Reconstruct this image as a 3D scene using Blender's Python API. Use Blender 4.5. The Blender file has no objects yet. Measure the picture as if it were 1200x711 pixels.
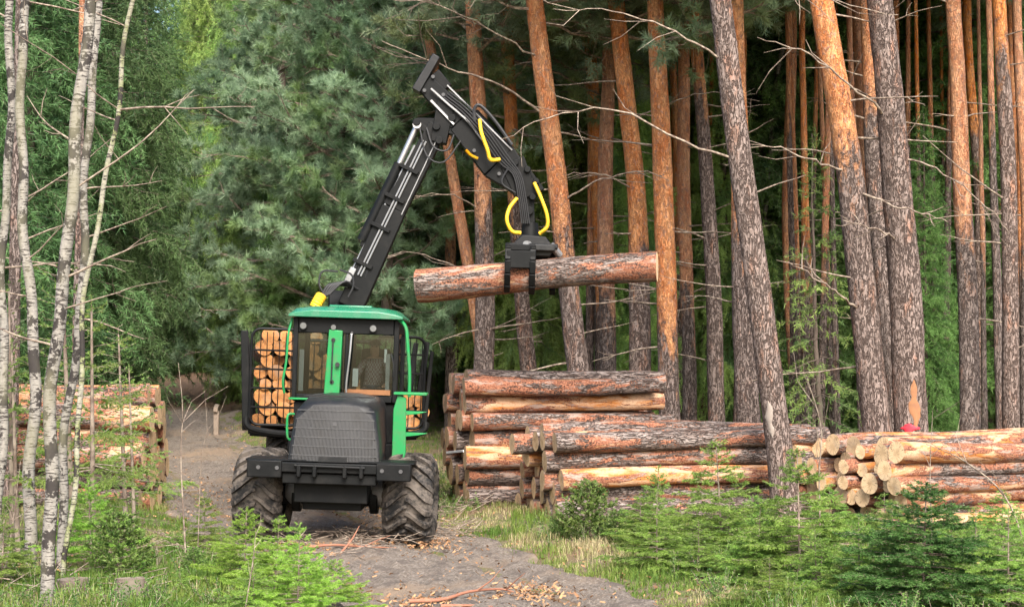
import bpy, math, random
import numpy as np
from mathutils import Vector, Matrix

R = math.radians
PI = math.pi
scene = bpy.context.scene
COL = scene.collection

# ------------------------------------------------------------------ camera
FPX = 1900.0                      # focal length in photo pixels (photo is 1200 x 711)
CAMZ = 2.6
PITCH = math.atan(69.5 / FPX)
cam_d = bpy.data.cameras.new("Camera")
cam_d.sensor_width = 36.0
cam_d.lens = 36.0 * FPX / 1200.0
cam_d.clip_start = 0.1
cam_d.clip_end = 2000.0
cam = bpy.data.objects.new("Camera", cam_d)
COL.objects.link(cam)
cam.location = (0, 0, CAMZ)
cam.rotation_euler = (R(90) + PITCH, 0, 0)
scene.camera = cam

# ------------------------------------------------------------------ light
SUN_EL, SUN_AZ = 43.0, 168.0      # azimuth measured clockwise from +Y (north)
w = bpy.data.worlds.new("World")
scene.world = w
w.use_nodes = True
wn = w.node_tree
bg = wn.nodes["Background"]
sky = wn.nodes.new("ShaderNodeTexSky")
sky.sky_type = 'NISHITA'
sky.sun_disc = False
sky.sun_elevation = R(SUN_EL)
sky.sun_rotation = R(SUN_AZ)
sky.air_density = 1.0
sky.dust_density = 4.0
sky.ozone_density = 1.0
wn.links.new(sky.outputs[0], bg.inputs[0])
bg.inputs[1].default_value = 0.15
sun_d = bpy.data.lights.new("Sun", 'SUN')
sun_d.energy = 2.6
sun_d.angle = R(28)
sun_d.color = (1.0, 0.97, 0.92)
sun = bpy.data.objects.new("Sun", sun_d)
COL.objects.link(sun)
sdir = Vector((math.sin(R(SUN_AZ)) * math.cos(R(SUN_EL)), math.cos(R(SUN_AZ)) * math.cos(R(SUN_EL)), math.sin(R(SUN_EL))))
sun.rotation_euler = sdir.to_track_quat('Z', 'Y').to_euler()
sun.location = (0, 0, 40)
vs = scene.view_settings
scene.display_settings.display_device = 'sRGB'
vs.view_transform = 'Standard'
vs.look = 'None'
vs.exposure = 1.42
vs.gamma = 1.0
vs.use_curve_mapping = False
scene.render.engine = 'CYCLES'
scene.cycles.use_denoising = True
scene.cycles.max_bounces = 6
scene.cycles.diffuse_bounces = 3
scene.cycles.glossy_bounces = 2
scene.cycles.transmission_bounces = 4
scene.cycles.transparent_max_bounces = 12
scene.cycles.caustics_reflective = False
scene.cycles.caustics_refractive = False

# ------------------------------------------------------------------ placing helpers
def W(px, py, d):
    """world point seen at photo pixel (px,py) at world distance Y=d"""
    c, s = math.cos(PITCH), math.sin(PITCH)
    a, b = (px - 600.0) / FPX, (355.5 - py) / FPX
    v = Vector((a, c - b * s, s + b * c))
    v *= d / v.y
    return Vector((v.x, v.y, v.z + CAMZ))

ROAD = np.array([(-6, 6.2, 1.9), (3, 3.6, 1.8), (10, 1.9, 1.75), (17.3, -0.2, 1.75), (20.5, -1.2, 1.8), (23.3, -2.35, 2.0), (28, -3.9, 1.9),
                 (33, -5.6, 1.6), (43, -8.6, 1.35), (55, -10.9, 1.4), (64, -12.6, 1.9), (75, -14.5, 4.5)])
def road_c(y):
    return np.interp(y, ROAD[:, 0], ROAD[:, 1])
def road_h(y):
    return np.interp(y, ROAD[:, 0], ROAD[:, 2])

def gz(x, y):
    x = np.asarray(x, float); y = np.asarray(y, float)
    t = (y - 31.0) / 2.5
    rise = 0.047 * 2.5 * np.where(t > 25, t, np.log1p(np.exp(np.clip(t, -30, 25))))
    rise = np.minimum(rise, 0.047 * 100 + 0 * rise)
    dr = np.abs(x - road_c(np.clip(y, -6, 75))) - road_h(np.clip(y, -6, 75))
    bank = 0.12 * np.clip(dr / 1.2, 0, 1) ** 2 * (3 - 2 * np.clip(dr / 1.2, 0, 1)) * (y < 90)
    bump = 0.05 * np.sin(x * 0.9 + 1.3) * np.cos(y * 0.7) + 0.03 * np.sin(x * 2.1 + y * 1.7)
    off = np.clip(dr / 1.5, 0, 1)
    return rise + bank + bump * off - 0.002
def g(x, y):
    return float(gz(x, y))

def ground_at(px, d):
    x = (px - 600.0) / FPX * d
    return Vector((x, d, g(x, d)))

# ------------------------------------------------------------------ object helpers
def tag(o, label=None, cat=None, group=None, kind=None):
    if label: o["label"] = label
    if cat: o["category"] = cat
    if group: o["group"] = group
    if kind: o["kind"] = kind
    return o

def empty(name, loc=(0, 0, 0), rot=(0, 0, 0), parent=None):
    o = bpy.data.objects.new(name, None)
    o.empty_display_size = 0.2
    COL.objects.link(o)
    o.location = loc
    o.rotation_euler = rot
    if parent: o.parent = parent
    return o

def link_mesh(name, me, parent=None, loc=(0, 0, 0), rot=(0, 0, 0), scale=(1, 1, 1)):
    o = bpy.data.objects.new(name, me)
    COL.objects.link(o)
    if parent: o.parent = parent
    o.location = loc; o.rotation_euler = rot; o.scale = scale
    return o

def np_mesh(name, V, F, mats, mi=None, tint=None, smooth=False):
    """V (n,3); F (m,3) or (m,4) arrays or list of such arrays"""
    me = bpy.data.meshes.new(name)
    if not isinstance(F, list): F = [F]
    F = [f for f in F if len(f)]
    V = np.asarray(V, np.float32)
    me.vertices.add(len(V)); me.vertices.foreach_set("co", V.ravel())
    loops = np.concatenate([f.ravel() for f in F]).astype(np.int32)
    tot = np.concatenate([np.full(len(f), f.shape[1]) for f in F]).astype(np.int32)
    start = (np.cumsum(tot) - tot).astype(np.int32)
    me.loops.add(len(loops)); me.loops.foreach_set("vertex_index", loops)
    me.polygons.add(len(tot)); me.polygons.foreach_set("loop_start", start)
    try: me.polygons.foreach_set("loop_total", tot)
    except Exception: pass
    for m in mats: me.materials.append(m)
    if mi is not None: me.polygons.foreach_set("material_index", np.asarray(mi, np.int32))
    me.polygons.foreach_set("use_smooth", np.full(len(tot), bool(smooth)))
    if tint is not None:
        a = me.attributes.new("tint", 'FLOAT', 'POINT')
        a.data.foreach_set("value", np.asarray(tint, np.float32))
    me.update(calc_edges=True)
    return me

class MB:
    """collects shapes, built as ONE mesh"""
    def __init__(self): self.v = []; self.f = []; self.m = []
    def add(self, verts, faces, mi=0):
        n = len(self.v)
        self.v += [tuple(p) for p in verts]
        self.f += [tuple(i + n for i in f) for f in faces]
        self.m += [mi] * len(faces)
        return self
    def box(self, c, s, rot=None, mi=0):
        c = Vector(c); hx, hy, hz = s[0] / 2, s[1] / 2, s[2] / 2
        P = [Vector((x, y, z)) for z in (-hz, hz) for (x, y) in ((-hx, -hy), (hx, -hy), (hx, hy), (-hx, hy))]
        if rot is not None:
            M = rot if isinstance(rot, Matrix) else Matrix.Rotation(rot[2], 3, 'Z') @ Matrix.Rotation(rot[1], 3, 'Y') @ Matrix.Rotation(rot[0], 3, 'X')
            P = [M @ p for p in P]
        return self.add([c + p for p in P], [(3, 2, 1, 0), (4, 5, 6, 7), (0, 1, 5, 4), (1, 2, 6, 5), (2, 3, 7, 6), (3, 0, 4, 7)], mi)
    def bb(self, x0, x1, y0, y1, z0, z1, mi=0):
        return self.box(((x0 + x1) / 2, (y0 + y1) / 2, (z0 + z1) / 2), (x1 - x0, y1 - y0, z1 - z0), None, mi)
    def beam(self, p0, p1, s0, s1=None, side=(0, 1, 0), mi=0):
        """tapered box between p0 and p1; s=(thickness along side, thickness across)"""
        p0, p1 = Vector(p0), Vector(p1); s1 = s1 or s0
        d = (p1 - p0).normalized(); sd = Vector(side); sd = (sd - d * sd.dot(d)).normalized(); cr = d.cross(sd)
        P = []
        for p, s in ((p0, s0), (p1, s1)):
            for a, b in ((-1, -1), (1, -1), (1, 1), (-1, 1)):
                P.append(p + sd * (a * s[0] / 2) + cr * (b * s[1] / 2))
        return self.add(P, [(3, 2, 1, 0), (4, 5, 6, 7), (0, 1, 5, 4), (1, 2, 6, 5), (2, 3, 7, 6), (3, 0, 4, 7)], mi)
    def tube(self, pts, r, n=10, caps=True, mi=0):
        pts = [Vector(p) for p in pts]
        if not hasattr(r, '__len__'): r = [r] * len(pts)
        V = []; F = []
        prev = None
        for i, p in enumerate(pts):
            t = (pts[min(i + 1, len(pts) - 1)] - pts[max(i - 1, 0)]).normalized()
            if prev is None:
                a = Vector((0, 0, 1)) if abs(t.z) < 0.9 else Vector((1, 0, 0))
                u = (a - t * a.dot(t)).normalized()
            else:
                u = (prev - t * prev.dot(t)).normalized()
            prev = u; b = t.cross(u)
            for k in range(n):
                a = 2 * PI * k / n
                V.append(p + (u * math.cos(a) + b * math.sin(a)) * r[i])
        for i in range(len(pts) - 1):
            for k in range(n):
                k2 = (k + 1) % n
                F.append((i * n + k, i * n + k2, (i + 1) * n + k2, (i + 1) * n + k))
        if caps:
            F.append(tuple(range(n - 1, -1, -1))); F.append(tuple((len(pts) - 1) * n + k for k in range(n)))
        return self.add(V, F, mi)
    def prism(self, poly, a, b, axis='Y', mi=0):
        """polygon in the plane across `axis`, extruded from a to b. axis Y: poly (x,z); X: (y,z); Z: (x,y)"""
        def P(u, v, t):
            return (u, t, v) if axis == 'Y' else ((t, u, v) if axis == 'X' else (u, v, t))
        n = len(poly)
        V = [P(u, v, a) for u, v in poly] + [P(u, v, b) for u, v in poly]
        F = [tuple(range(n)), tuple(range(2 * n - 1, n - 1, -1))] + [(i, n + i, n + (i + 1) % n, (i + 1) % n) for i in range(n)]
        return self.add(V, F, mi)
    def lathe(self, prof, c=(0, 0, 0), axis='X', n=32, mi=0):
        """closed profile of (along axis, radius)"""
        V = []; F = []; m = len(prof); c = Vector(c)
        for k in range(n):
            a = 2 * PI * k / n
            for t, r in prof:
                if axis == 'X': V.append(c + Vector((t, r * math.cos(a), r * math.sin(a))))
                elif axis == 'Y': V.append(c + Vector((r * math.cos(a), t, r * math.sin(a))))
                else: V.append(c + Vector((r * math.cos(a), r * math.sin(a), t)))
        for k in range(n):
            k2 = (k + 1) % n
            for j in range(m):
                j2 = (j + 1) % m
                F.append((k * m + j, k * m + j2, k2 * m + j2, k2 * m + j))
        return self.add(V, F, mi)
    def xf(self, M):
        self.v = [tuple(M @ Vector(p)) for p in self.v]
        return self
    def mesh(self, name, mats, smooth=True, angle=35):
        me = bpy.data.meshes.new(name)
        me.from_pydata(self.v, [], self.f)
        if not isinstance(mats, (list, tuple)): mats = [mats]
        for m in mats: me.materials.append(m)
        me.polygons.foreach_set("material_index", self.m)
        me.validate(); me.update()
        import bmesh
        bm = bmesh.new(); bm.from_mesh(me); bmesh.ops.recalc_face_normals(bm, faces=bm.faces); bm.to_mesh(me); bm.free()
        if smooth:
            me.polygons.foreach_set("use_smooth", [True] * len(me.polygons))
            me.set_sharp_from_angle(angle=R(angle))
        return me
    def build(self, name, mats, parent=None, bevel=0.0, smooth=True, loc=(0, 0, 0), rot=(0, 0, 0), angle=35):
        o = link_mesh(name, self.mesh(name, mats, smooth, angle), parent, loc, rot)
        if bevel:
            b = o.modifiers.new("Bevel", 'BEVEL'); b.width = bevel; b.segments = 2; b.limit_method = 'ANGLE'; b.angle_limit = R(40)
        return o

def curve_pts(P, n=24):
    """Catmull-Rom through P"""
    P = [Vector(p) for p in P]
    Q = [P[0] * 2 - P[1]] + P + [P[-1] * 2 - P[-2]]
    out = []
    segs = len(P) - 1
    for i in range(n + 1):
        u = i / n * segs; k = min(int(u), segs - 1); t = u - k
        a, b, c, d = Q[k], Q[k + 1], Q[k + 2], Q[k + 3]
        out.append(0.5 * (2 * b + (c - a) * t + (2 * a - 5 * b + 4 * c - d) * t * t + (3 * b - a - 3 * c + d) * t ** 3))
    return out

# ------------------------------------------------------------------ materials
class NT:
    def __init__(self, name):
        self.m = bpy.data.materials.new(name); self.m.use_nodes = True
        self.t = self.m.node_tree; self.b = self.t.nodes["Principled BSDF"]; self.out = self.t.nodes["Material Output"]
    def n(self, typ, ins=None, **props):
        nd = self.t.nodes.new("ShaderNode" + typ)
        for k, v in props.items(): setattr(nd, k, v)
        for k, v in (ins or {}).items(): self.set(nd, k, v)
        return nd
    def set(self, nd, k, v):
        i = nd.inputs[k]
        if isinstance(v, bpy.types.NodeSocket): self.t.links.new(v, i)
        elif isinstance(v, tuple) and len(v) == 3 and i.type == 'RGBA': i.default_value = (*v, 1)
        else: i.default_value = v
    def mix(self, fac, a, b, mode='MIX'):
        nd = self.t.nodes.new("ShaderNodeMix"); nd.data_type = 'RGBA'; nd.blend_type = mode
        for i, v in ((0, fac), (6, a), (7, b)):
            s = nd.inputs[i]
            if isinstance(v, bpy.types.NodeSocket): self.t.links.new(v, s)
            elif isinstance(v, tuple): s.default_value = (*v, 1)
            else: s.default_value = v
        return nd.outputs[2]
    def ramp(self, v, lo, hi, smooth=True):
        nd = self.n('MapRange', {0: v, 1: lo, 2: hi, 3: 0.0, 4: 1.0}, interpolation_type='SMOOTHSTEP' if smooth else 'LINEAR')
        return nd.outputs[0]
    def math(self, op, a, b=0.0):
        return self.n('Math', {0: a, 1: b}, operation=op).outputs[0]
    def coords(self, scale=(1, 1, 1), rand=0.0, kind='Object'):
        tc = self.n('TexCoord').outputs[kind]
        if rand:
            oi = self.n('ObjectInfo').outputs['Random']
            k = self.math('MULTIPLY', oi, rand)
            off = self.n('CombineXYZ', {0: k, 1: k, 2: k}).outputs[0]
            tc = self.n('VectorMath', {0: tc, 1: off}, operation='ADD').outputs[0]
        mp = self.n('Mapping', {'Vector': tc, 'Scale': scale})
        return mp.outputs[0]
    def noise(self, vec, scale, detail=4.0, rough=0.55, dist=0.0):
        return self.n('TexNoise', {'Vector': vec, 'Scale': scale, 'Detail': detail, 'Roughness': rough, 'Distortion': dist}).outputs[0]
    def voro(self, vec, scale, feature='DISTANCE_TO_EDGE', out=0):
        return self.n('TexVoronoi', {'Vector': vec, 'Scale': scale}, feature=feature).outputs[out]
    def bump(self, h, strength=0.5, dist=0.02):
        self.set(self.b, 'Normal', self.n('Bump', {'Height': h, 'Strength': strength, 'Distance': dist}).outputs[0])
    def fin(self, color=None, rough=0.6, metal=0.0, spec=0.3):
        if color is not None: self.set(self.b, 'Base Color', color)
        self.set(self.b, 'Roughness', rough); self.set(self.b, 'Metallic', metal); self.set(self.b, 'Specular IOR Level', spec)
        return self.m

def leaf_mat(name, dark, light, third=None, transl=0.3, rough=0.6):
    """needles: colour runs dark->light with the per-shoot tint, patches of `third` by position"""
    k = NT(name)
    at = k.n('Attribute', attribute_name='tint').outputs['Fac']
    col = k.mix(k.ramp(at, 0.05, 0.95), dark, light)
    oi = k.n('ObjectInfo').outputs['Random']
    if third:
        nz = k.noise(k.coords(rand=31.0), 0.55, 3.0)
        col = k.mix(k.ramp(nz, 0.45, 0.68), col, third)
    hs = k.n('HueSaturation', {'Color': col, 'Hue': k.math('ADD', k.math('MULTIPLY', oi, 0.03), 0.485), 'Saturation': 1.0,
                               'Value': k.math('ADD', k.math('MULTIPLY', oi, 0.45), 0.78)}).outputs[0]
    k.fin(hs, rough, 0, 0.25)
    tr = k.n('BsdfTranslucent', {'Color': hs})
    mx = k.n('MixShader', {0: transl, 1: k.b.outputs[0], 2: tr.outputs[0]})
    k.t.links.new(mx.outputs[0], k.out.inputs[0])
    return k.m

def paint_mat(name, col, rough=0.4, dirt=(0.10, 0.085, 0.07), amount=0.4, metal=0.0, scale=4.0, spec=0.4):
    k = NT(name)
    v = k.coords()
    n1 = k.noise(v, scale, 6.0, 0.65); n2 = k.noise(v, scale * 9, 3.0, 0.6)
    f = k.math('MULTIPLY', k.ramp(k.math('ADD', n1, k.math('MULTIPLY', n2, 0.35)), 0.6, 0.95), amount)
    c = k.mix(f, col, dirt)
    k.fin(c, k.math('ADD', k.math('MULTIPLY', f, 0.5), rough), metal, spec)
    k.bump(n2, 0.08, 0.004)
    return k.m

M = {}
M['green'] = paint_mat('machine_green_paint', (0.006, 0.195, 0.05), 0.4, (0.07, 0.10, 0.05), 0.6, scale=7.0)
M['roofgreen'] = paint_mat('roof_green_paint', (0.012, 0.15, 0.075), 0.26, (0.12, 0.16, 0.11), 0.5, spec=0.6)
M['black'] = paint_mat('machine_black_paint', (0.0045, 0.005, 0.0052), 0.5, (0.03, 0.027, 0.024), 0.3, spec=0.16)
M['hood'] = paint_mat('hood_grey_black', (0.009, 0.0095, 0.0105), 0.4, (0.05, 0.046, 0.04), 0.5, scale=3.0, spec=0.3)
M['steel'] = paint_mat('worn_steel', (0.42, 0.42, 0.42), 0.32, (0.12, 0.09, 0.06), 0.35, 0.9)
M['greymetal'] = paint_mat('grey_pipe_metal', (0.30, 0.30, 0.30), 0.4, (0.10, 0.09, 0.08), 0.4, 0.5)
M['yellow'] = paint_mat('yellow_hose_wrap', (0.72, 0.44, 0.02), 0.5, (0.15, 0.10, 0.03), 0.3)
M['hose'] = paint_mat('black_rubber_hose', (0.012, 0.012, 0.013), 0.55, (0.05, 0.05, 0.05), 0.3)
M['seat'] = paint_mat('dark_seat_fabric', (0.02, 0.02, 0.022), 0.8, (0.04, 0.04, 0.04), 0.3)
M['lamp'] = paint_mat('lamp_lens', (0.09, 0.095, 0.095), 0.15, (0.3, 0.3, 0.3), 0.2, spec=0.7)
M['white'] = paint_mat('white_paper', (0.75, 0.75, 0.74), 0.6, (0.4, 0.4, 0.4), 0.3)
M['rust'] = paint_mat('rusty_plate', (0.20, 0.085, 0.03), 0.7, (0.05, 0.03, 0.02), 0.6)
M['red'] = paint_mat('red_spray_paint', (0.62, 0.03, 0.05), 0.6, (0.3, 0.03, 0.03), 0.4)

def mk_tyre():
    k = NT('tyre_rubber')
    v = k.coords()
    n1 = k.noise(v, 3.0, 6.0, 0.65); n2 = k.noise(v, 26.0, 4.0, 0.6)
    f = k.ramp(k.math('ADD', n1, k.math('MULTIPLY', n2, 0.4)), 0.55, 0.82)
    c = k.mix(f, (0.010, 0.0098, 0.0098), (0.115, 0.096, 0.08))
    k.bump(n2, 0.25, 0.01)
    return k.fin(c, 0.75, 0, 0.25)
M['tyre'] = mk_tyre()
M['grille'] = paint_mat('grille_mesh_grey', (0.012, 0.012, 0.0128), 0.45, (0.05, 0.046, 0.04), 0.5, scale=5.0)
M['seam'] = paint_mat('grille_seam_grey', (0.055, 0.055, 0.056), 0.5, (0.09, 0.085, 0.08), 0.4)

def mk_glass():
    k = NT('cab_glass')
    tr = k.n('BsdfTransparent', {'Color': (0.72, 0.77, 0.76)})
    gl = k.n('BsdfGlossy', {'Color': (0.9, 0.95, 0.95), 'Roughness': 0.04})
    fr = k.n('Fresnel', {'IOR': 1.5}).outputs[0]
    mx = k.n('MixShader', {0: k.math('MULTIPLY', fr, 1.2), 1: tr.outputs[0], 2: gl.outputs[0]})
    k.t.links.new(mx.outputs[0], k.out.inputs[0])
    return k.m
M['glass'] = mk_glass()

def mk_pinebark():
    """grey furrowed plates below, flaky orange bark above (attribute tint)"""
    k = NT('pine_bark')
    v = k.coords((1, 1, 0.30), 60.0); v3 = k.coords((1, 1, 0.7), 60.0)
    at = k.n('Attribute', attribute_name='tint').outputs['Fac']
    n1 = k.noise(v, 5.0, 6.0, 0.65); n2 = k.noise(v3, 42.0, 4.0, 0.65); n3 = k.noise(v3, 13.0, 5.0, 0.7)
    fur = k.noise(v, 17.0, 3.0, 0.55, 1.2)
    ridge = k.math('ABSOLUTE', k.math('SUBTRACT', fur, 0.5))
    crack = k.ramp(k.math('ADD', ridge, k.math('MULTIPLY', k.math('SUBTRACT', n2, 0.5), 0.10)), 0.0, 0.085)
    grey = k.mix(k.ramp(n3, 0.35, 0.65), (0.165, 0.125, 0.107), (0.255, 0.20, 0.175))
    grey = k.mix(k.ramp(n1, 0.52, 0.70), grey, (0.30, 0.165, 0.115))
    grey = k.mix(crack, (0.085, 0.060, 0.050), grey)
    org = k.mix(k.ramp(n1, 0.36, 0.64), (0.48, 0.155, 0.05), (0.60, 0.29, 0.13))
    org = k.mix(k.math('MULTIPLY', k.ramp(n3, 0.50, 0.64), 0.8), org, (0.30, 0.185, 0.14))
    org = k.mix(k.math('MULTIPLY', k.ramp(n2, 0.54, 0.7), 0.7), org, (0.66, 0.36, 0.18))
    org = k.mix(k.math('ADD', k.math('MULTIPLY', crack, 0.4), 0.6), (0.15, 0.055, 0.022), org)
    f = k.ramp(k.math('ADD', at, k.math('MULTIPLY', k.math('SUBTRACT', k.math('ADD', n1, k.math('MULTIPLY', n3, 0.6)), 0.8), 1.5)), 0.36, 0.64)
    c = k.mix(f, grey, org)
    oi = k.n('ObjectInfo').outputs['Random']
    c = k.n('HueSaturation', {'Color': c, 'Hue': 0.5, 'Saturation': k.math('ADD', k.math('MULTIPLY', oi, 0.25), 0.85), 'Value': k.math('ADD', k.math('MULTIPLY', oi, 0.3), 0.88)}).outputs[0]
    h = k.math('ADD', k.math('MULTIPLY', crack, k.math('SUBTRACT', 1.0, k.math('MULTIPLY', f, 0.6))), k.math('MULTIPLY', n2, 0.6))
    k.bump(h, 1.0, 0.04)
    return k.fin(c, 0.88, 0, 0.12)
M['pinebark'] = mk_pinebark()

def mk_birchbark(name, base, moss=None):
    k = NT(name)
    v = k.coords((1, 1, 1), 40.0)
    v2 = k.coords((1.0, 1.0, 6.0), 40.0)
    n1 = k.noise(v, 3.5, 5.0, 0.6); n2 = k.noise(v2, 9.0, 4.0, 0.6); n3 = k.noise(v, 30.0, 3.0)
    c = k.mix(k.ramp(n3, 0.3, 0.7), base, tuple(x * 0.72 for x in base))
    if moss: c = k.mix(k.ramp(n1, 0.4, 0.62), c, moss)
    c = k.mix(k.ramp(n2, 0.535, 0.59), c, (0.045, 0.038, 0.034))
    big = k.math('ADD', n1, k.math('MULTIPLY', n3, 0.25))
    c = k.mix(k.ramp(big, 0.655, 0.70), c, (0.035, 0.03, 0.027))
    lz = k.noise(k.coords((1, 1, 0.5), 70.0), 1.6, 4.0)
    c = k.mix(k.math('MULTIPLY', k.ramp(lz, 0.45, 0.62), 0.55), c, (0.17, 0.16, 0.10))
    k.bump(k.math('ADD', n2, n3), 0.3, 0.01)
    return k.fin(c, 0.75, 0, 0.2)
M['birch'] = mk_birchbark('birch_bark', (0.26, 0.24, 0.21))
M['mossbirch'] = mk_birchbark('mossy_bark', (0.33, 0.31, 0.24), (0.17, 0.20, 0.055))

def mk_sprucebark():
    k = NT('spruce_bark')
    v = k.coords((1, 1, 0.6), 40.0)
    n1 = k.noise(v, 10.0, 5.0, 0.65); n2 = k.noise(v, 2.0, 3.0)
    c = k.mix(n1, (0.07, 0.052, 0.042), (0.20, 0.155, 0.13))
    c = k.mix(k.ramp(n2, 0.55, 0.75), c, (0.15, 0.155, 0.10))
    k.bump(n1, 0.6, 0.02)
    return k.fin(c, 0.9, 0, 0.1)
M['sprucebark'] = mk_sprucebark()

def mk_deadwood():
    k = NT('dead_branch_wood')
    n1 = k.noise(k.coords((1, 1, 1), 20.0), 14.0, 4.0)
    c = k.mix(k.ramp(n1, 0.35, 0.7), (0.13, 0.095, 0.075), (0.33, 0.27, 0.21))
    return k.fin(c, 0.85, 0, 0.15)
M['dead'] = mk_deadwood()

def mk_logbark(name, peel=0.5, vary=0.17):
    """log lies along its X axis: furrowed grey bark, red inner bark, orange and cream peeled patches"""
    k = NT(name)
    v1 = k.coords((0.5, 2.0, 2.0), 90.0); v2 = k.coords((0.22, 1, 1), 90.0); v3 = k.coords((1, 1, 1), 90.0)
    big = k.noise(v1, 1.0, 6.0, 0.68, 0.8)
    mid = k.noise(v1, 3.2, 6.0, 0.7, 0.6)
    fine = k.noise(v3, 38.0, 4.0, 0.65)
    fur = k.noise(v2, 24.0, 3.0, 0.6, 0.9)
    ridge = k.math('ABSOLUTE', k.math('SUBTRACT', fur, 0.5))
    crack = k.ramp(k.math('ADD', ridge, k.math('MULTIPLY', k.math('SUBTRACT', fine, 0.5), 0.07)), 0.0, 0.075)
    plate = k.noise(v2, 9.0, 4.0, 0.7)
    bark = k.mix(k.ramp(plate, 0.35, 0.65), (0.135, 0.10, 0.085), (0.29, 0.245, 0.22))
    bark = k.mix(k.ramp(fine, 0.5, 0.75), bark, (0.27, 0.165, 0.125))
    bark = k.mix(crack, (0.055, 0.037, 0.03), bark)
    red = k.mix(k.ramp(fine, 0.35, 0.65), (0.135, 0.048, 0.03), (0.34, 0.15, 0.088))
    red = k.mix(k.ramp(plate, 0.50, 0.60), red, (0.30, 0.215, 0.175))
    cream = k.mix(k.ramp(mid, 0.40, 0.60), (0.42, 0.155, 0.036), (0.52, 0.335, 0.21))
    cream = k.mix(k.math('MULTIPLY', k.ramp(fine, 0.45, 0.7), 0.55), cream, (0.28, 0.13, 0.07))
    oi = k.n('ObjectInfo').outputs['Random']
    th = k.math('ADD', k.math('MULTIPLY', k.math('SUBTRACT', oi, 0.5), vary), big)
    th = k.math('ADD', th, k.math('MULTIPLY', k.math('SUBTRACT', fine, 0.5), 0.22))
    th = k.math('ADD', th, k.math('MULTIPLY', k.math('SUBTRACT', mid, 0.5), 0.35))
    a, b = 0.54 - 0.11 * peel, 0.66 - 0.13 * peel
    f1 = k.ramp(th, a - 0.02, a + 0.02)
    f2 = k.ramp(th, b - 0.02, b + 0.02)
    c = k.mix(f1, bark, red)
    c = k.mix(f2, c, cream)
    h = k.math('ADD', k.math('MULTIPLY', crack, k.math('SUBTRACT', 1.0, f1)), k.math('MULTIPLY', fine, 0.6))
    h = k.math('SUBTRACT', h, k.math('MULTIPLY', k.math('ADD', f1, f2), 0.5))
    k.bump(h, 0.9, 0.03)
    return k.fin(c, 0.85, 0, 0.15)
M['logbark'] = mk_logbark('log_bark', 0.22)
M['heldbark'] = mk_logbark('lifted_log_bark', 0.5, 0.0)
M['logpeel'] = mk_logbark('log_bark_peeled', 0.95)

def mk_logend(name, a, b):
    k = NT(name)
    tc = k.n('TexCoord').outputs['Object']
    sp = k.n('SeparateXYZ', {0: tc})
    v2 = k.n('CombineXYZ', {0: 0.0, 1: sp.outputs[1], 2: sp.outputs[2]}).outputs[0]
    ln = k.n('VectorMath', {0: v2}, operation='LENGTH').outputs['Value']
    nz = k.noise(k.coords((1, 1, 1), 30.0), 9.0, 4.0)
    ring = k.math('SINE', k.math('MULTIPLY', k.math('ADD', ln, k.math('MULTIPLY', nz, 0.03)), 330.0))
    c = k.mix(k.math('ADD', k.math('MULTIPLY', ring, 0.22), 0.4), a, b)
    c = k.mix(k.ramp(nz, 0.5, 0.75), c, tuple(x * 0.72 for x in b))
    oi = k.n('ObjectInfo').outputs['Random']
    ang = k.math('ARCTAN2', sp.outputs[1], sp.outputs[2])
    av = k.n('CombineXYZ', {0: k.math('MULTIPLY', ang, 2.2), 1: k.math('MULTIPLY', oi, 37.0), 2: k.math('MULTIPLY', ln, 2.0)}).outputs[0]
    ck = k.math('ABSOLUTE', k.math('SUBTRACT', k.noise(av, 1.6, 2.0), 0.5))
    c = k.mix(k.math('MULTIPLY', k.math('SUBTRACT', 1.0, k.ramp(ck, 0.004, 0.022)), 0.75), c, (0.10, 0.06, 0.035))
    c = k.mix(k.math('MULTIPLY', k.math('SUBTRACT', 1.0, k.ramp(ln, 0.02, 0.09)), 0.45), c, tuple(x * 0.7 for x in b))
    c = k.mix(k.math('MULTIPLY', k.ramp(k.noise(k.coords((1, 1, 1), 50.0), 3.0, 3.0), 0.5, 0.7), 0.45), c, (0.30, 0.25, 0.20))
    c = k.n('HueSaturation', {'Color': c, 'Hue': 0.5, 'Saturation': 1.0, 'Value': k.math('ADD', k.math('MULTIPLY', oi, 0.5), 0.72)}).outputs[0]
    return k.fin(c, 0.8, 0, 0.2)
M['logend'] = mk_logend('cut_pine_end', (0.74, 0.55, 0.34), (0.60, 0.39, 0.20))
M['oldend'] = mk_logend('weathered_cut_end', (0.24, 0.19, 0.14), (0.15, 0.115, 0.085))
M['logendo'] = mk_logend('cut_orange_end', (0.52, 0.25, 0.09), (0.43, 0.17, 0.055))

def mk_ground():
    k = NT('forest_floor')
    v = k.coords()
    n1 = k.noise(v, 0.35, 5.0, 0.6); n2 = k.noise(v, 2.5, 6.0, 0.65); n3 = k.noise(v, 22.0, 5.0, 0.7)
    c = k.mix(k.ramp(n3, 0.3, 0.7), (0.085, 0.065, 0.045), (0.25, 0.195, 0.13))
    c = k.mix(k.ramp(n2, 0.45, 0.62), c, (0.115, 0.14, 0.045))
    c = k.mix(k.ramp(n1, 0.5, 0.68), c, (0.20, 0.125, 0.08))
    k.bump(n3, 0.8, 0.05)
    return k.fin(c, 0.95, 0, 0.1)
M['ground'] = mk_ground()

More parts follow.
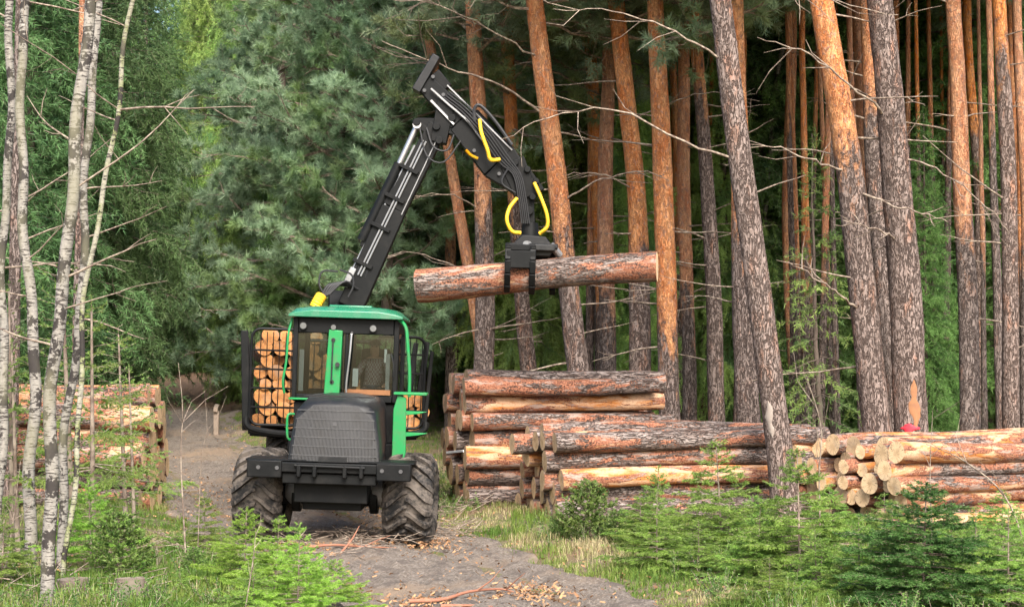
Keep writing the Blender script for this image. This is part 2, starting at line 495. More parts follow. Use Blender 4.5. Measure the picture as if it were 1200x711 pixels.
def mk_road():
    k = NT('dirt_track')
    v = k.coords()
    n1 = k.noise(v, 0.5, 5.0, 0.6); n2 = k.noise(v, 3.0, 6.0, 0.7); n3 = k.noise(v, 30.0, 5.0, 0.7)
    at = k.n('Attribute', attribute_name='tint').outputs['Fac']
    c = k.mix(k.ramp(n3, 0.3, 0.72), (0.105, 0.082, 0.065), (0.275, 0.235, 0.195))
    c = k.mix(k.ramp(n2, 0.48, 0.62), c, (0.12, 0.098, 0.082))
    c = k.mix(k.ramp(n1, 0.5, 0.7), c, (0.25, 0.185, 0.13))
    c = k.mix(k.ramp(k.math('ADD', at, k.math('MULTIPLY', k.math('SUBTRACT', n2, 0.5), 0.9)), 0.45, 0.75), c, (0.235, 0.15, 0.10))
    h = k.math('ADD', k.math('MULTIPLY', n2, 1.2), n3)
    k.bump(h, 0.8, 0.05)
    return k.fin(c, 0.92, 0, 0.15)
M['road'] = mk_road()

def mk_chip():
    k = NT('bark_chips')
    at = k.n('Attribute', attribute_name='tint').outputs['Fac']
    c = k.mix(at, (0.15, 0.075, 0.04), (0.42, 0.24, 0.12))
    return k.fin(c, 0.85, 0, 0.15)
M['chip'] = mk_chip()

def mk_grass():
    k = NT('grass_blades')
    at = k.n('Attribute', attribute_name='tint').outputs['Fac']
    c = k.mix(k.ramp(at, 0.0, 0.6, False), (0.075, 0.15, 0.022), (0.19, 0.25, 0.05))
    c = k.mix(k.ramp(at, 0.6, 0.9, False), c, (0.42, 0.35, 0.20))
    k.fin(c, 0.6, 0, 0.25)
    tr = k.n('BsdfTranslucent', {'Color': c})
    mx = k.n('MixShader', {0: 0.35, 1: k.b.outputs[0], 2: tr.outputs[0]})
    k.t.links.new(mx.outputs[0], k.out.inputs[0])
    return k.m
M['grass'] = mk_grass()

M['pineleaf'] = leaf_mat('pine_needles', (0.11, 0.185, 0.10), (0.31, 0.41, 0.26), (0.23, 0.29, 0.12), 0.45)
M['edgepine'] = leaf_mat('bluish_pine_needles', (0.13, 0.225, 0.115), (0.36, 0.48, 0.31), (0.25, 0.36, 0.12), 0.45)
M['spruceleaf'] = leaf_mat('spruce_needles', (0.055, 0.14, 0.04), (0.19, 0.33, 0.09), None, 0.4)
M['brightspruce'] = leaf_mat('light_spruce_needles', (0.15, 0.27, 0.07), (0.40, 0.54, 0.15), (0.15, 0.28, 0.10), 0.45)
M['darkspruce'] = leaf_mat('dark_spruce_needles', (0.036, 0.085, 0.034), (0.115, 0.20, 0.07), None, 0.35)
M['youngspruce'] = leaf_mat('young_spruce_needles', (0.10, 0.19, 0.038), (0.27, 0.41, 0.08), None, 0.4)
M['deepspruce'] = leaf_mat('deep_green_spruce_needles', (0.035, 0.12, 0.03), (0.11, 0.25, 0.06), None, 0.35)
M['limespruce'] = leaf_mat('lime_spruce_needles', (0.15, 0.31, 0.04), (0.33, 0.53, 0.085), None, 0.45)
M['leaf'] = leaf_mat('shrub_leaves', (0.06, 0.13, 0.03), (0.17, 0.27, 0.06), None, 0.35)
#--SETTING

# ------------------------------------------------------------------ ground and road
def build_ground():
    xs = np.concatenate([np.linspace(-150, -45, 20), np.linspace(-44, 44, 250), np.linspace(45, 150, 20)])
    ys = np.concatenate([np.linspace(-40, -6, 12), np.linspace(-5, 60, 230), np.linspace(61, 130, 70), np.linspace(135, 210, 20)])
    X, Y = np.meshgrid(xs, ys)
    Z = gz(X, Y)
    dr = np.abs(X - road_c(np.clip(Y, -6, 75))) - road_h(np.clip(Y, -6, 75))
    Z = Z - 0.06 * (dr < 0.0) * (Y < 76)
    V = np.stack([X.ravel(), Y.ravel(), Z.ravel()], 1)
    nx, ny = len(xs), len(ys)
    i = np.arange(ny - 1)[:, None] * nx + np.arange(nx - 1)[None, :]
    i = i.ravel()
    F = np.stack([i, i + 1, i + nx + 1, i + nx], 1)
    o = link_mesh("ground", np_mesh("ground", V, F, [M['ground']], smooth=True))
    tag(o, kind='structure', label='mossy brown forest floor on both sides of the dirt track')
    # road, draped, with ruts and a crumbly edge
    rng = np.random.default_rng(5)
    ry = np.concatenate([np.linspace(-6, 40, 330), np.linspace(40.3, 76, 130)])
    ru = np.linspace(-1, 1, 61)
    Yr, U = np.meshgrid(ry, ru, indexing='ij')
    def wob(y, p): return 0.13 * np.sin(y * 1.7 + p) + 0.09 * np.sin(y * 4.3 + 2 * p) + 0.05 * np.sin(y * 11 + 3 * p)
    edge = np.where(U > 0, wob(Yr, 1.0), wob(Yr, 4.0))
    H = road_h(Yr) + edge * np.abs(U) + 0.12
    Xr = road_c(Yr) + U * H
    a = np.abs(U * H)
    rut = -0.085 * np.exp(-((a - 1.05) / 0.28) ** 2) + 0.03 * np.exp(-(a / 0.5) ** 2)
    rim = 0.05 * np.exp(-((np.abs(U) - 0.9) / 0.07) ** 2) * (0.5 + 0.5 * np.sin(Yr * 5.1 + 3 * np.sin(Yr * 2)))
    nz = rng.normal(0, 0.016, Yr.shape)
    nz = nz + 0.5 * (np.roll(nz, 1, 0) + np.roll(nz, 1, 1))
    Zr = gz(Xr, Yr) + 0.02 + rut + rim + nz - 0.12 * np.clip((np.abs(U) - 0.93) / 0.07, 0, 1)
    V = np.stack([Xr.ravel(), Yr.ravel(), Zr.ravel()], 1)
    nx, ny = len(ru), len(ry)
    i = (np.arange(ny - 1)[:, None] * nx + np.arange(nx - 1)[None, :]).ravel()
    F = np.stack([i, i + 1, i + nx + 1, i + nx], 1)
    tint = np.clip((Yr.ravel() - 46) / 14, 0, 1)
    o = link_mesh("dirt_road", np_mesh("dirt_road", V, F, [M['road']], tint=tint, smooth=True))
    tag(o, kind='structure', label='grey brown dirt logging track with wheel ruts')
build_ground()

# ------------------------------------------------------------------ foliage generators
def unit(a): return a / np.maximum(np.linalg.norm(a, axis=1, keepdims=True), 1e-9)

def needles(rng, P0, P1, per_m, ln, wd, ang=50, tint=None, jitter=0.3):
    """thin triangles growing out of the segments P0->P1"""
    D = P1 - P0; L = np.linalg.norm(D, axis=1)
    cnt = rng.poisson(np.maximum(L * per_m, 0.01))
    idx = np.repeat(np.arange(len(P0)), cnt); n = len(idx)
    t = rng.random(n)[:, None]
    base = P0[idx] + D[idx] * t
    ax = unit(D[idx])
    r = rng.normal(size=(n, 3)); r = unit(r - ax * (r * ax).sum(1, keepdims=True))
    a = np.radians(ang + rng.normal(0, 14, n))[:, None]
    d = ax * np.cos(a) + r * np.sin(a)
    l = (ln * (1 + rng.normal(0, jitter, n).clip(-.6, .8)))[:, None]
    s = unit(np.cross(d, rng.normal(size=(n, 3)))) * (wd / 2)
    V = np.empty((n * 3, 3)); V[0::3] = base - s; V[1::3] = base + s; V[2::3] = base + d * l
    T = np.zeros(n) if tint is None else tint[idx]
    T = np.clip(T + rng.normal(0, 0.1, n), 0, 1)
    return V, np.repeat(T, 3)

def twig_tubes(P0, P1, r0, r1):
    """three-sided thin sticks for many segments at once"""
    n = len(P0); D = unit(P1 - P0)
    ref = np.where(np.abs(D[:, 2:3]) < 0.9, np.array([[0, 0, 1.0]]), np.array([[1.0, 0, 0]]))
    u = unit(np.cross(D, ref)); b = np.cross(D, u)
    r0 = np.broadcast_to(np.asarray(r0, float), (n,))[:, None]; r1 = np.broadcast_to(np.asarray(r1, float), (n,))[:, None]
    V = np.empty((n, 6, 3))
    for k in range(3):
        c, s = math.cos(2 * PI * k / 3), math.sin(2 * PI * k / 3)
        V[:, k] = P0 + (u * c + b * s) * r0; V[:, 3 + k] = P1 + (u * c + b * s) * r1
    base = (np.arange(n) * 6)[:, None]
    F = np.concatenate([base + np.array([[k, (k + 1) % 3, 3 + (k + 1) % 3, 3 + k]]) for k in range(3)])
    return V.reshape(-1, 3), F

def foliage_mesh(name, NV, NTint, SV, SF, leafm, woodm):
    nt = len(NV) // 3
    F3 = np.arange(nt * 3).reshape(-1, 3)
    V = np.concatenate([NV, SV]) if len(SV) else NV
    F4 = SF + len(NV) if len(SV) else np.zeros((0, 4), int)
    mi = np.concatenate([np.zeros(nt), np.ones(len(F4))])
    tint = np.concatenate([NTint, np.zeros(len(SV))])
    return np_mesh(name, V, [F3, F4], [leafm, woodm], mi, tint)

def spruce_crown(seed, H, Rm, z0, leafm, per_m=60, ln=0.12, wd=0.022, whorl=0.5, nb=7, droop=0.45, hang=0.35, sparse=1.0, twig_gap=0.16, shape=0.8, woodm=None):
    rng = np.random.default_rng(seed)
    S0 = []; S1 = []; T = []; r0 = []; r1 = []; need = []
    z = z0
    while z < H * 0.985:
        f = (z - z0) / (H - z0)
        L0 = Rm * (1 - f) ** shape * min(1.0, 0.55 + f * 3) + 0.05 * Rm
        n = max(3, int(nb * rng.uniform(0.7, 1.25)))
        for k in range(n):
            if rng.random() > sparse: continue
            az = 2 * PI * (k + rng.uniform(-.35, .35)) / n + z * 2.4
            L = L0 * rng.uniform(0.65, 1.15)
            zb = z + rng.uniform(-.3, .3) * whorl
            d = np.array([math.cos(az), math.sin(az)])
            up = 0.35 * (f ** 1.5) * L - (0.1 * L) * (1 - f)
            m = max(4, int(L / (twig_gap * 2)) + 2)
            t = np.linspace(0, 1, m)
            dz = up * t - droop * L * (1 - f) * (t ** 1.4) + 0.16 * L * np.clip(t - 0.65, 0, 1) * 1.5
            wig = rng.normal(0, 0.03 * L, 2)
            B = np.stack([d[0] * L * t + wig[0] * t * t, d[1] * L * t + wig[1] * t * t, zb + dz], 1)
            bt = rng.uniform(0, 0.5)
            for i in range(m - 1):
                S0.append(B[i]); S1.append(B[i + 1]); T.append(bt + 0.3 * t[i]); need.append(t[i] > 0.25)
                r0.append(max(0.004, 0.012 * L * (1 - t[i]))); r1.append(max(0.003, 0.012 * L * (1 - t[i + 1])))
            # side shoots
            nt = int(L / twig_gap)
            for j in range(nt):
                tt = rng.uniform(0.18, 1.0); q = tt * (m - 1); i = min(int(q), m - 2); p = B[i] + (B[i + 1] - B[i]) * (q - i)
                side = -1 if j % 2 else 1
                l = L * rng.uniform(0.16, 0.34) * (1.15 - 0.75 * tt) + 0.08 * min(1.0, L)
                a = az + side * R(rng.uniform(35, 65))
                e = p + np.array([math.cos(a) * l, math.sin(a) * l, -hang * l * rng.uniform(0.3, 1.6) + 0.1 * l * f])
                S0.append(p); S1.append(e); T.append(bt + 0.3 + 0.35 * rng.random()); need.append(True); r0.append(0.004); r1.append(0.002)
                if l > 3 * twig_gap * 0.8:
                    for _ in range(int(l / twig_gap)):
                        u = rng.uniform(0.25, 1); p2 = p + (e - p) * u
                        a2 = a + R(rng.choice([-1, 1]) * rng.uniform(30, 60)); l2 = l * 0.4 * rng.uniform(0.5, 1.1)
                        S0.append(p2); S1.append(p2 + np.array([math.cos(a2) * l2, math.sin(a2) * l2, -hang * 1.5 * l2 * rng.uniform(0.3, 1.8)]))
                        T.append(bt + 0.35 + 0.4 * rng.random()); need.append(True); r0.append(0.003); r1.append(0.002)
        z += whorl * rng.uniform(0.75, 1.2) * (1 - 0.45 * f)
    # leader
    S0.append(np.array([0, 0, H * 0.93])); S1.append(np.array([0, 0, H])); T.append(0.6); need.append(True); r0.append(0.01); r1.append(0.003)
    S0 = np.array(S0); S1 = np.array(S1); T = np.array(T); nd = np.array(need)
    NV, NTn = needles(rng, S0[nd], S1[nd], per_m, ln, wd, 48, T[nd])
    SV, SF = twig_tubes(S0, S1, np.array(r0), np.array(r1))
    return foliage_mesh("spruce_crown", NV, NTn, SV, SF, leafm, woodm or M['sprucebark'])

def pine_crown(seed, H, Rm, leafm, nbr=50, shape='dome', per_tuft=36, ln=0.15, wd=0.013, tuft_gap=0.3, low=0.0):
    """branches with upturned tips carrying brush-like needle tufts; local z 0..H"""
    rng = np.random.default_rng(seed)
    S0 = []; S1 = []; r0 = []; r1 = []; T0 = []; T1 = []; TT = []
    for b in range(nbr):
        f = (b + rng.random()) / nbr
        z = f * H
        if shape == 'dome': L = Rm * (0.55 + 0.45 * math.sin(PI * min(1, f * 0.9 + 0.12))) * (1 - f ** 3 * 0.75)
        else: L = Rm * (1 - f) ** 0.6 * (0.65 + 0.35 * min(1, f * 4))
        L *= rng.uniform(0.55, 1.15)
        az = b * 2.39996 + rng.uniform(-.5, .5)
        el = R(rng.uniform(-18, 22) + 35 * f ** 2)
        m = 7; p = np.array([0, 0, z]); d = np.array([math.cos(az) * math.cos(el), math.sin(az) * math.cos(el), math.sin(el)])
        pts = [p]
        for i in range(m):
            d = d + rng.normal(0, 0.14, 3) + np.array([0, 0, 0.05 - 0.04 * (i < 3)]); d /= np.linalg.norm(d)
            p = p + d * L / m; pts.append(p)
        tb = rng.uniform(0, 0.7)
        for i in range(m):
            S0.append(pts[i]); S1.append(pts[i + 1]); rr = 0.018 * L; r0.append(rr * (1 - i / m) + .006); r1.append(rr * (1 - (i + 1) / m) + .005)
        # sub branches
        for j in range(int(6 + L * 5)):
            q = rng.uniform(0.22, 1.0) * m; i = min(int(q), m - 1); p = pts[i] + (pts[i + 1] - pts[i]) * (q - i)
            dd = pts[i + 1] - pts[i]; dd = dd / np.linalg.norm(dd)
            e = dd * 0.8 + rng.normal(0, 0.65, 3) * np.array([1, 1, 0.55]); e /= np.linalg.norm(e)
            l = rng.uniform(0.3, 0.8) * (0.5 + 0.18 * L)
            mid = p + e * l * 0.5; e2 = e + np.array([0, 0, 0.45]) + rng.normal(0, 0.2, 3); e2 /= np.linalg.norm(e2); end = mid + e2 * l * 0.5
            S0 += [p, mid]; S1 += [mid, end]; r0 += [.008, .006]; r1 += [.006, .004]
            tv = tb + 0.35 * rng.random()
            for (a, c) in ((mid, end),):
                k = max(1, int(l / tuft_gap))
                for _ in range(k + 1):
                    u = rng.uniform(0.0, 1.0); o = a + (c - a) * u
                    td = e2 + rng.normal(0, 0.5, 3); td /= np.linalg.norm(td)
                    T0.append(o); T1.append(o + td * 0.20); TT.append(tv + 0.25 * rng.random())
    T0 = np.array(T0); T1 = np.array(T1); TT = np.array(TT)
    NV, NTn = needles(rng, T0, T1, per_tuft / 0.20, ln, wd, 52, TT)
    SV, SF = twig_tubes(np.array(S0), np.array(S1), np.array(r0), np.array(r1))
    return foliage_mesh("pine_crown", NV, NTn, SV, SF, leafm, M['dead'])

def trunk_mesh(name, pts, rad, mats, sides=16, tint=None, seed=0, rough=0.03):
    """tapered trunk through pts (n,3) with radii; small bumps"""
    rng = np.random.default_rng(seed)
    pts = np.asarray(pts, float); n = len(pts); rad = np.asarray(rad, float)
    ang = np.linspace(0, 2 * PI, sides, endpoint=False)
    T = np.gradient(pts, axis=0); T = unit(T)
    ref = np.array([[1.0, 0, 0]]); u = unit(ref - T * (ref * T).sum(1, keepdims=True)); b = np.cross(T, u)
    ph = rng.uniform(0, 6, 4)
    wob = 1 + rough * (np.sin(ang[None, :] * 2 + ph[0] + pts[:, 2:3] * 0.7) + np.sin(ang[None, :] * 3 + ph[1] - pts[:, 2:3] * 1.9) * 0.7) + rng.normal(0, rough * 0.45, (n, sides))
    rr = rad[:, None] * wob
    V = pts[:, None, :] + (u[:, None, :] * np.cos(ang)[None, :, None] + b[:, None, :] * np.sin(ang)[None, :, None]) * rr[:, :, None]
    V = V.reshape(-1, 3)
    i = np.arange(n - 1)[:, None] * sides; k = np.arange(sides)[None, :]; k2 = (k + 1) % sides
    F = np.stack([(i + k).ravel(), (i + k2).ravel(), (i + sides + k2).ravel(), (i + sides + k).ravel()], 1)
    tt = None if tint is None else np.repeat(tint, sides)
    # caps as fans
    V = np.concatenate([V, pts[-1:]]); c = len(V) - 1; s = (n - 1) * sides
    F3 = np.stack([s + np.arange(sides), s + (np.arange(sides) + 1) % sides, np.full(sides, c)], 1)
    if tt is not None: tt = np.append(tt, tint[-1])
    return np_mesh(name, V, [F, F3], mats, tint=tt, smooth=True)

def dead_branch_mesh(pts, r, twigs=3, seed=0, mat=None):
    rng = random.Random(seed)
    mb = MB(); pts = [Vector(p) for p in pts]; n = len(pts)
    mb.tube(pts, [r * (1 - 0.75 * i / (n - 1)) for i in range(n)], 6)
    L = sum((pts[i + 1] - pts[i]).length for i in range(n - 1))
    for _ in range(twigs):
        i = rng.randint(max(1, n // 3), n - 2); d = (pts[i + 1] - pts[i]).normalized()
        e = (d + Vector((rng.uniform(-1, 1), rng.uniform(-1, 1), rng.uniform(-.8, .8)))).normalized(); l = L * rng.uniform(0.15, 0.35)
        mid = pts[i] + e * l * 0.55
        mb.tube([pts[i], mid, mid + (e + Vector((rng.uniform(-.5, .5), rng.uniform(-.5, .5), rng.uniform(-.3, .5)))).normalized() * l * 0.45], [r * 0.4, r * 0.28, r * 0.12], 4)
    return mb.mesh("branch", mat or M['dead'], angle=80)

def random_dead_branch(rng, L, az, slope):
    p = Vector((0, 0, 0)); d = Vector((math.cos(az), math.sin(az), slope)).normalized(); out = [p]; n = 6
    for i in range(n):
        d = (d + Vector((rng.uniform(-.16, .16), rng.uniform(-.16, .16), rng.uniform(-.12, .10)))).normalized()
        p = p + d * L / n; out.append(p)
    return out

# ------------------------------------------------------------------ crown variants (shared by the copies)
PC = [pine_crown(11 + i, 8.5, 3.0, M['pineleaf'], 60, 'dome', 46, 0.18, 0.016) for i in range(3)]
PE = [pine_crown(31 + i, 16.0, 3.9, M['edgepine'], 130, 'cone', 62, 0.19, 0.017, 0.28) for i in range(3)]
SD = [spruce_crown(51 + i, 22.0, 3.3, 1.2, M['darkspruce'], 44, 0.16, 0.03, 0.55, 8, 0.45, 0.9, twig_gap=0.17) for i in range(2)]
SM = [spruce_crown(61 + i, 22.0, 3.6, 0.8, M['spruceleaf'], 46, 0.15, 0.028, 0.52, 8, 0.5, 0.8, twig_gap=0.17) for i in range(2)]
SB = [spruce_crown(71, 25.0, 3.4, 1.5, M['brightspruce'], 46, 0.15, 0.026, 0.55, 9, 0.55, 1.7, twig_gap=0.17)]
def straight_trunk(name, H, r, mat, seed, tint0=None):
    rng = np.random.default_rng(seed)
    z = np.linspace(-0.3, H, 40); wx = np.cumsum(rng.normal(0, .012, 40)); wy = np.cumsum(rng.normal(0, .012, 40))
    t = None if tint0 is None else np.clip((z - tint0) / 3.0 + 0.5, 0, 1)
    return trunk_mesh(name, np.stack([wx, wy, z], 1), r * (1 - 0.85 * np.clip(z / H, 0, 1)) + 0.05 * np.exp(-np.clip(z, 0, 9) * 3), [mat], 12, t, seed)
TS = [straight_trunk("trunk", 21.5, 0.2, M['sprucebark'], 81 + i) for i in range(2)]
TP = [straight_trunk("trunk", 19.0, 0.16, M['pinebark'], 91 + i, 4.0 + 3 * i) for i in range(2)]
rnd = random.Random(7)

def tree(name, label, group, x, d, crown, trunk, s=1.0, zc=0.0, kind_cat='tree', tilt=0.03, sz=None):
    root = empty(name, (x, d, g(x, d) - 0.05), (rnd.uniform(-tilt, tilt), rnd.uniform(-tilt, tilt), rnd.uniform(0, 6.28)))
    tag(root, label, kind_cat, group)
    link_mesh("trunk", trunk, root, scale=(s, s, sz or s))
    link_mesh("crown", crown, root, loc=(0, 0, zc), scale=(s, s, sz or s))
    return root
def px2x(px, d): return (px - 600.0) / FPX * d

# --- main pine trunks: (px at y=440, px at y=0, depth, width px, y where bark turns orange, crown base z, label)
PINES = [
 (566, 496, 38, 14, 420, 12.0, "slanting orange pine trunk behind the crane elbow, lower half visible left of the straight pine"),
 (566, 556, 36, 22, 250, 9.0, "straight pine with orange upper trunk directly behind the outer crane arm"),
 (621, 590, 38, 18, 230, 7.6, "slim pine with orange top whose grey foot shows below the grapple"),
 (681, 627, 33, 25, 290, 9.4, "thick leaning orange pine just right of the grapple hoses"),
 (707, 690, 39, 17, 360, 9.0, "narrow orange pine left of the crossing pair behind the lifted log"),
 (709, 712, 37, 19, 360, 9.0, "narrow orange pine right of the crossing pair behind the lifted log"),
 (750, 726, 34, 24, 300, 9.2, "thick orange pine leaning left behind the right part of the lifted log"),
 (783, 768, 33, 24, 400, 9.6, "bright orange pine behind the cut right end of the lifted log"),
 (796, 787, 42, 11, 300, 9.5, "thin orange pine between two thicker ones beyond the log end"),
 (806, 799, 36, 16, 350, 10.0, "orange pine standing right of the lifted log end, over the tall stack corner"),
 (836, 814, 35, 18, 110, 9.4, "pinkish grey pine left of the big leaning trunk"),
 (878, 862, 31, 25, 260, 8.9, "orange topped pine crossing behind the big leaning grey trunk"),
 (931, 924, 40, 14, 430, 11.0, "slim yellow orange pine right of the leaning grey trunk"),
 (962, 946, 46, 10, 300, 11.0, "thin orange pine behind the green understory spruce"),
 (1022, 962, 27, 32, 170, 11.0, "large leaning pine with orange upper bark left of the red marked pine"),
 (1019, 1004, 38, 16, 300, 11.0, "bright orange straight pine between the two large leaning pines"),
 (1047, 1014, 33, 22, 130, 11.0, "pinkish pine half hidden behind the red marked pine"),
 (1097, 1084, 48, 11, 250, 11.5, "thin pale yellowish pine right of the red marked pine"),
 (1060, 1064, 55, 9, 0, 11.5, "very thin pale trunk just right of the red marked pine, upper part lit"),
 (1133, 1116, 33, 22, 280, 11.5, "straight red orange pine standing alone behind the right log pile"),
 (1148, 1136, 42, 13, 150, 11.5, "slender pale pine just right of the straight red orange one"),
 (1185, 1172, 32, 19, 60, 11.5, "rough grey pine second from the right edge group"),
 (1192, 1188, 42, 12, 350, 11.5, "orange pine close behind the rough grey one near the right edge"),
 (1203, 1195, 37, 14, 300, 11.5, "orange pine cut by the right edge of the view"),
 (985, 976, 52, 9, 400, 11.5, "thin orange pine stem behind the green understory spruce, right of another"),
 (900, 898, 55, 9, 0, 11.0, "thin grey pine far back right of the leaning grey trunk"),
]
brng = random.Random(3)
def make_pine(pxb, pxt, d, wpx, yo, zc, label, seed, foot_y=440, branches=6, crown_s=1.0, grp='pines behind the log stacks'):
    p0 = W(pxb, foot_y, d); p1 = W(pxt, 0, d)
    dv = (p1 - p0) / (p1.z - p0.z)
    zb = g(p0.x, d)
    for _ in range(3):
        base = p0 + dv * (zb - p0.z); zb = g(base.x, d)
    base.z = zb
    H = 20.0
    r = 0.5 * wpx / FPX * d
    rng = np.random.default_rng(seed)
    n = 70
    z = np.concatenate([[-0.4], np.linspace(0, H, n - 1)])
    bow = rng.uniform(-.10, .10); bow2 = rng.uniform(-.05, .05)
    x = dv.x * z + bow * np.sin(z / 9.0 * PI) * np.clip(z / 3, 0, 1) + bow2 * np.sin(z * 0.8); y = 0.05 * np.sin(z * 0.5 + seed)
    lean_back = np.where(z > 10, 1, 1)
    rad = r * (1.12 - 0.62 * np.clip(z / H, 0, 1)) * (1 + 0.28 * np.exp(-np.clip(z, 0, 99) * 2.2))
    zo = W(pxb, yo, d).z - zb
    tint = np.clip((z - zo) / 4.0 + 0.5, 0, 1)
    root = empty("pine_tree", base); tag(root, label, "tree", grp)
    pts = np.stack([x, y, z], 1)
    link_mesh("trunk", trunk_mesh("trunk", pts, rad, [M['pinebark']], 18, tint, seed, 0.035), root)
    if zc:
        i = int(np.argmin(abs(z - zc)))
        link_mesh("crown", PC[seed % 3], root, (x[i], y[i], zc), (0, 0, rng.uniform(0, 6.28)), (crown_s,) * 3)
    ztop = min(zc or 9, W(0, -20, d).z - zb)
    for k in range(branches):
        zz = brng.uniform(2.2, max(3, ztop)); i = int(np.argmin(abs(z - zz)))
        az = brng.choice([0, PI]) + brng.uniform(-.9, .9)
        P = random_dead_branch(brng, brng.uniform(0.35, 2.2), az, brng.uniform(-.15, .4))
        off = Vector((math.cos(az) * rad[i] * 0.8, math.sin(az) * rad[i] * 0.8, 0))
        link_mesh("branch", dead_branch_mesh([p + off for p in P], brng.uniform(0.012, 0.024), brng.randint(0, 3), k + seed), root, tuple(pts[i]))
    return root, pts, rad, base
pine_roots = []
for i, (pb, pt, d, wp, yo, zc, lab) in enumerate(PINES):
    pine_roots.append(make_pine(pb, pt, d, wp, yo, zc, lab, 100 + i, branches=(7 if wp > 15 else 4) if lab else 0))

# the two pines with marks and the big leaning grey trunk stand in front
def attach_branch(pr, zz, pixels, depth_off=0.0, r=0.03, twigs=2, seed=1):
    """long arching dead branch from trunk height through points given by direction steps"""
    root, pts, rad, base = pr
    i = int(np.argmin(abs(pts[:, 2] - zz)))
    P = [Vector(pts[i])] + [Vector(pts[i]) + Vector(q) for q in pixels]
    C = curve_pts(P, 16); rj = random.Random(seed)
    C = [C[0]] + [c + Vector((rj.uniform(-.03, .03), rj.uniform(-.03, .03), rj.uniform(-.03, .03))) for c in C[1:]]
    return link_mesh("branch", dead_branch_mesh(C, r * 0.85, 5, seed), root)
lean = make_pine(900, 843, 25.0, 29, -260, 12.0, "big leaning grey barked pine with a pale scar, in front of the low stack", 200, 440, 0)
mark = make_pine(1062, 1029, 27.0, 36, -160, 12.0, "big rough barked pine with red paint mark at its foot behind the right log pile", 201, 440, 2)
for pr, dz, c, s in ((lean, 1.85, 'chip', 0), (mark, 0, None, 0)):
    pass
# pale scar on the leaning trunk: a thin slab of bare wood hugging the bark
def trunk_patch(pr, z0, z1, az0, az1, mat, name, lift=0.012, seed=0):
    root, pts, rad, base = pr; rg = np.random.default_rng(seed)
    V = []; F = []; nz_, na = 16, 9
    for a in range(nz_):
        t = a / (nz_ - 1); z = z0 + (z1 - z0) * t
        x = np.interp(z, pts[:, 2], pts[:, 0]); y = np.interp(z, pts[:, 2], pts[:, 1]); r = np.interp(z, pts[:, 2], rad)
        env = max(0.04, 1 - abs(2 * t - 1) ** 2.5)
        eL = env * (0.75 + 0.25 * math.sin(a * 0.9 + seed) + rg.uniform(-.15, .15)); eR = env * (0.65 + 0.3 * math.sin(a * 0.6 + 2 * seed + 1) + rg.uniform(-.15, .15))
        for b in range(na):
            u = -1 + 2 * b / (na - 1)
            an = (az0 + az1) / 2 + (az1 - az0) / 2 * u * (eL if u < 0 else eR)
            rr = r * 1.02 + lift * (1 - u * u * 0.9)
            V.append((x + math.cos(an) * rr, y + math.sin(an) * rr, z))
    for a in range(nz_ - 1):
        for b in range(na - 1): F.append((a * na + b, a * na + b + 1, (a + 1) * na + b + 1, (a + 1) * na + b))
    mb = MB(); mb.add(V, F)
    return mb.build(name, mat, root, angle=80)
M['scar'] = paint_mat('bare_scar_wood', (0.27, 0.225, 0.19), 0.8, (0.15, 0.11, 0.09), 0.9, scale=9)
M['rawwood'] = paint_mat('raw_orange_wood', (0.27, 0.125, 0.055), 0.8, (0.20, 0.10, 0.06), 0.9, scale=9)
trunk_patch(lean, 1.32, 1.88, R(215), R(265), M['scar'], 'bark_scar')
trunk_patch(mark, 1.32, 2.15, R(250), R(295), M['rawwood'], 'bark_scar', seed=2)
trunk_patch(mark, 1.27, 1.43, R(215), R(290), M['red'], 'paint_mark', 0.02, 1)
# long arching branches of the middle pines
attach_branch(lean, 8.6, [(-0.8, -.3, 0.25), (-2.0, -.5, 0.35), (-3.2, -.5, 0.1), (-4.2, -.4, -0.25)], r=0.03, seed=4)
attach_branch(lean, 7.2, [(-0.9, -.3, 0.5), (-1.8, -.5, 0.75), (-2.7, -.6, 0.75)], r=0.024, seed=5)
attach_branch(lean, 5.6, [(-0.9, -.2, 0.25), (-2.0, -.3, 0.75), (-3.0, -.3, 0.6), (-3.7, -.3, 0.3)], r=0.026, seed=6)
attach_branch(lean, 8.2, [(0.8, .3, 0.15), (1.9, .5, -0.05), (2.9, .5, -0.3)], r=0.026, seed=7)
attach_branch(mark, 6.6, [(-0.7, -.5, 0.45), (-1.6, -.8, 1.0), (-2.4, -.9, 1.2)], r=0.03, seed=8)
attach_branch(mark, 6.0, [(0.6, -.5, -0.3), (1.3, -.7, -0.9), (1.7, -.7, -1.4)], r=0.02, seed=9)
attach_branch(mark, 4.4, [(-0.5, -.4, 0.2), (-1.1, -.5, 0.35)], r=0.03, seed=10)
attach_branch(pine_roots[14], 5.4, [(0.6, -.5, -0.3), (1.4, -.8, -0.6)], r=0.03, seed=11)
attach_branch(pine_roots[14], 5.6, [(-0.6, -.5, 0.1), (-1.3, -.6, 0.35), (-2.0, -.6, 0.4)], r=0.025, seed=12)
attach_branch(pine_roots[14], 3.2, [(-0.6, -.5, 0.35), (-1.4, -.9, 0.8)], r=0.03, seed=13)
attach_branch(pine_roots[3], 7.3, [(-1.0, -.3, 0.6), (-2.2, -.5, 1.0), (-3.4, -.5, 1.5)], r=0.035, seed=14)
attach_branch(pine_roots[3], 8.4, [(-1.0, -.5, 0.5), (-2.2, -.7, 1.0), (-3.6, -.8, 1.1)], r=0.03, seed=15)
attach_branch(pine_roots[3], 5.6, [(0.7, -.4, 0.4), (1.6, -.6, 0.6), (2.2, -.6, 0.4)], r=0.028, seed=16)
attach_branch(pine_roots[1], 4.2, [(-0.7, -.5, 0.2), (-1.6, -.8, 0.5), (-2.4, -.9, 0.3)], r=0.022, seed=17)
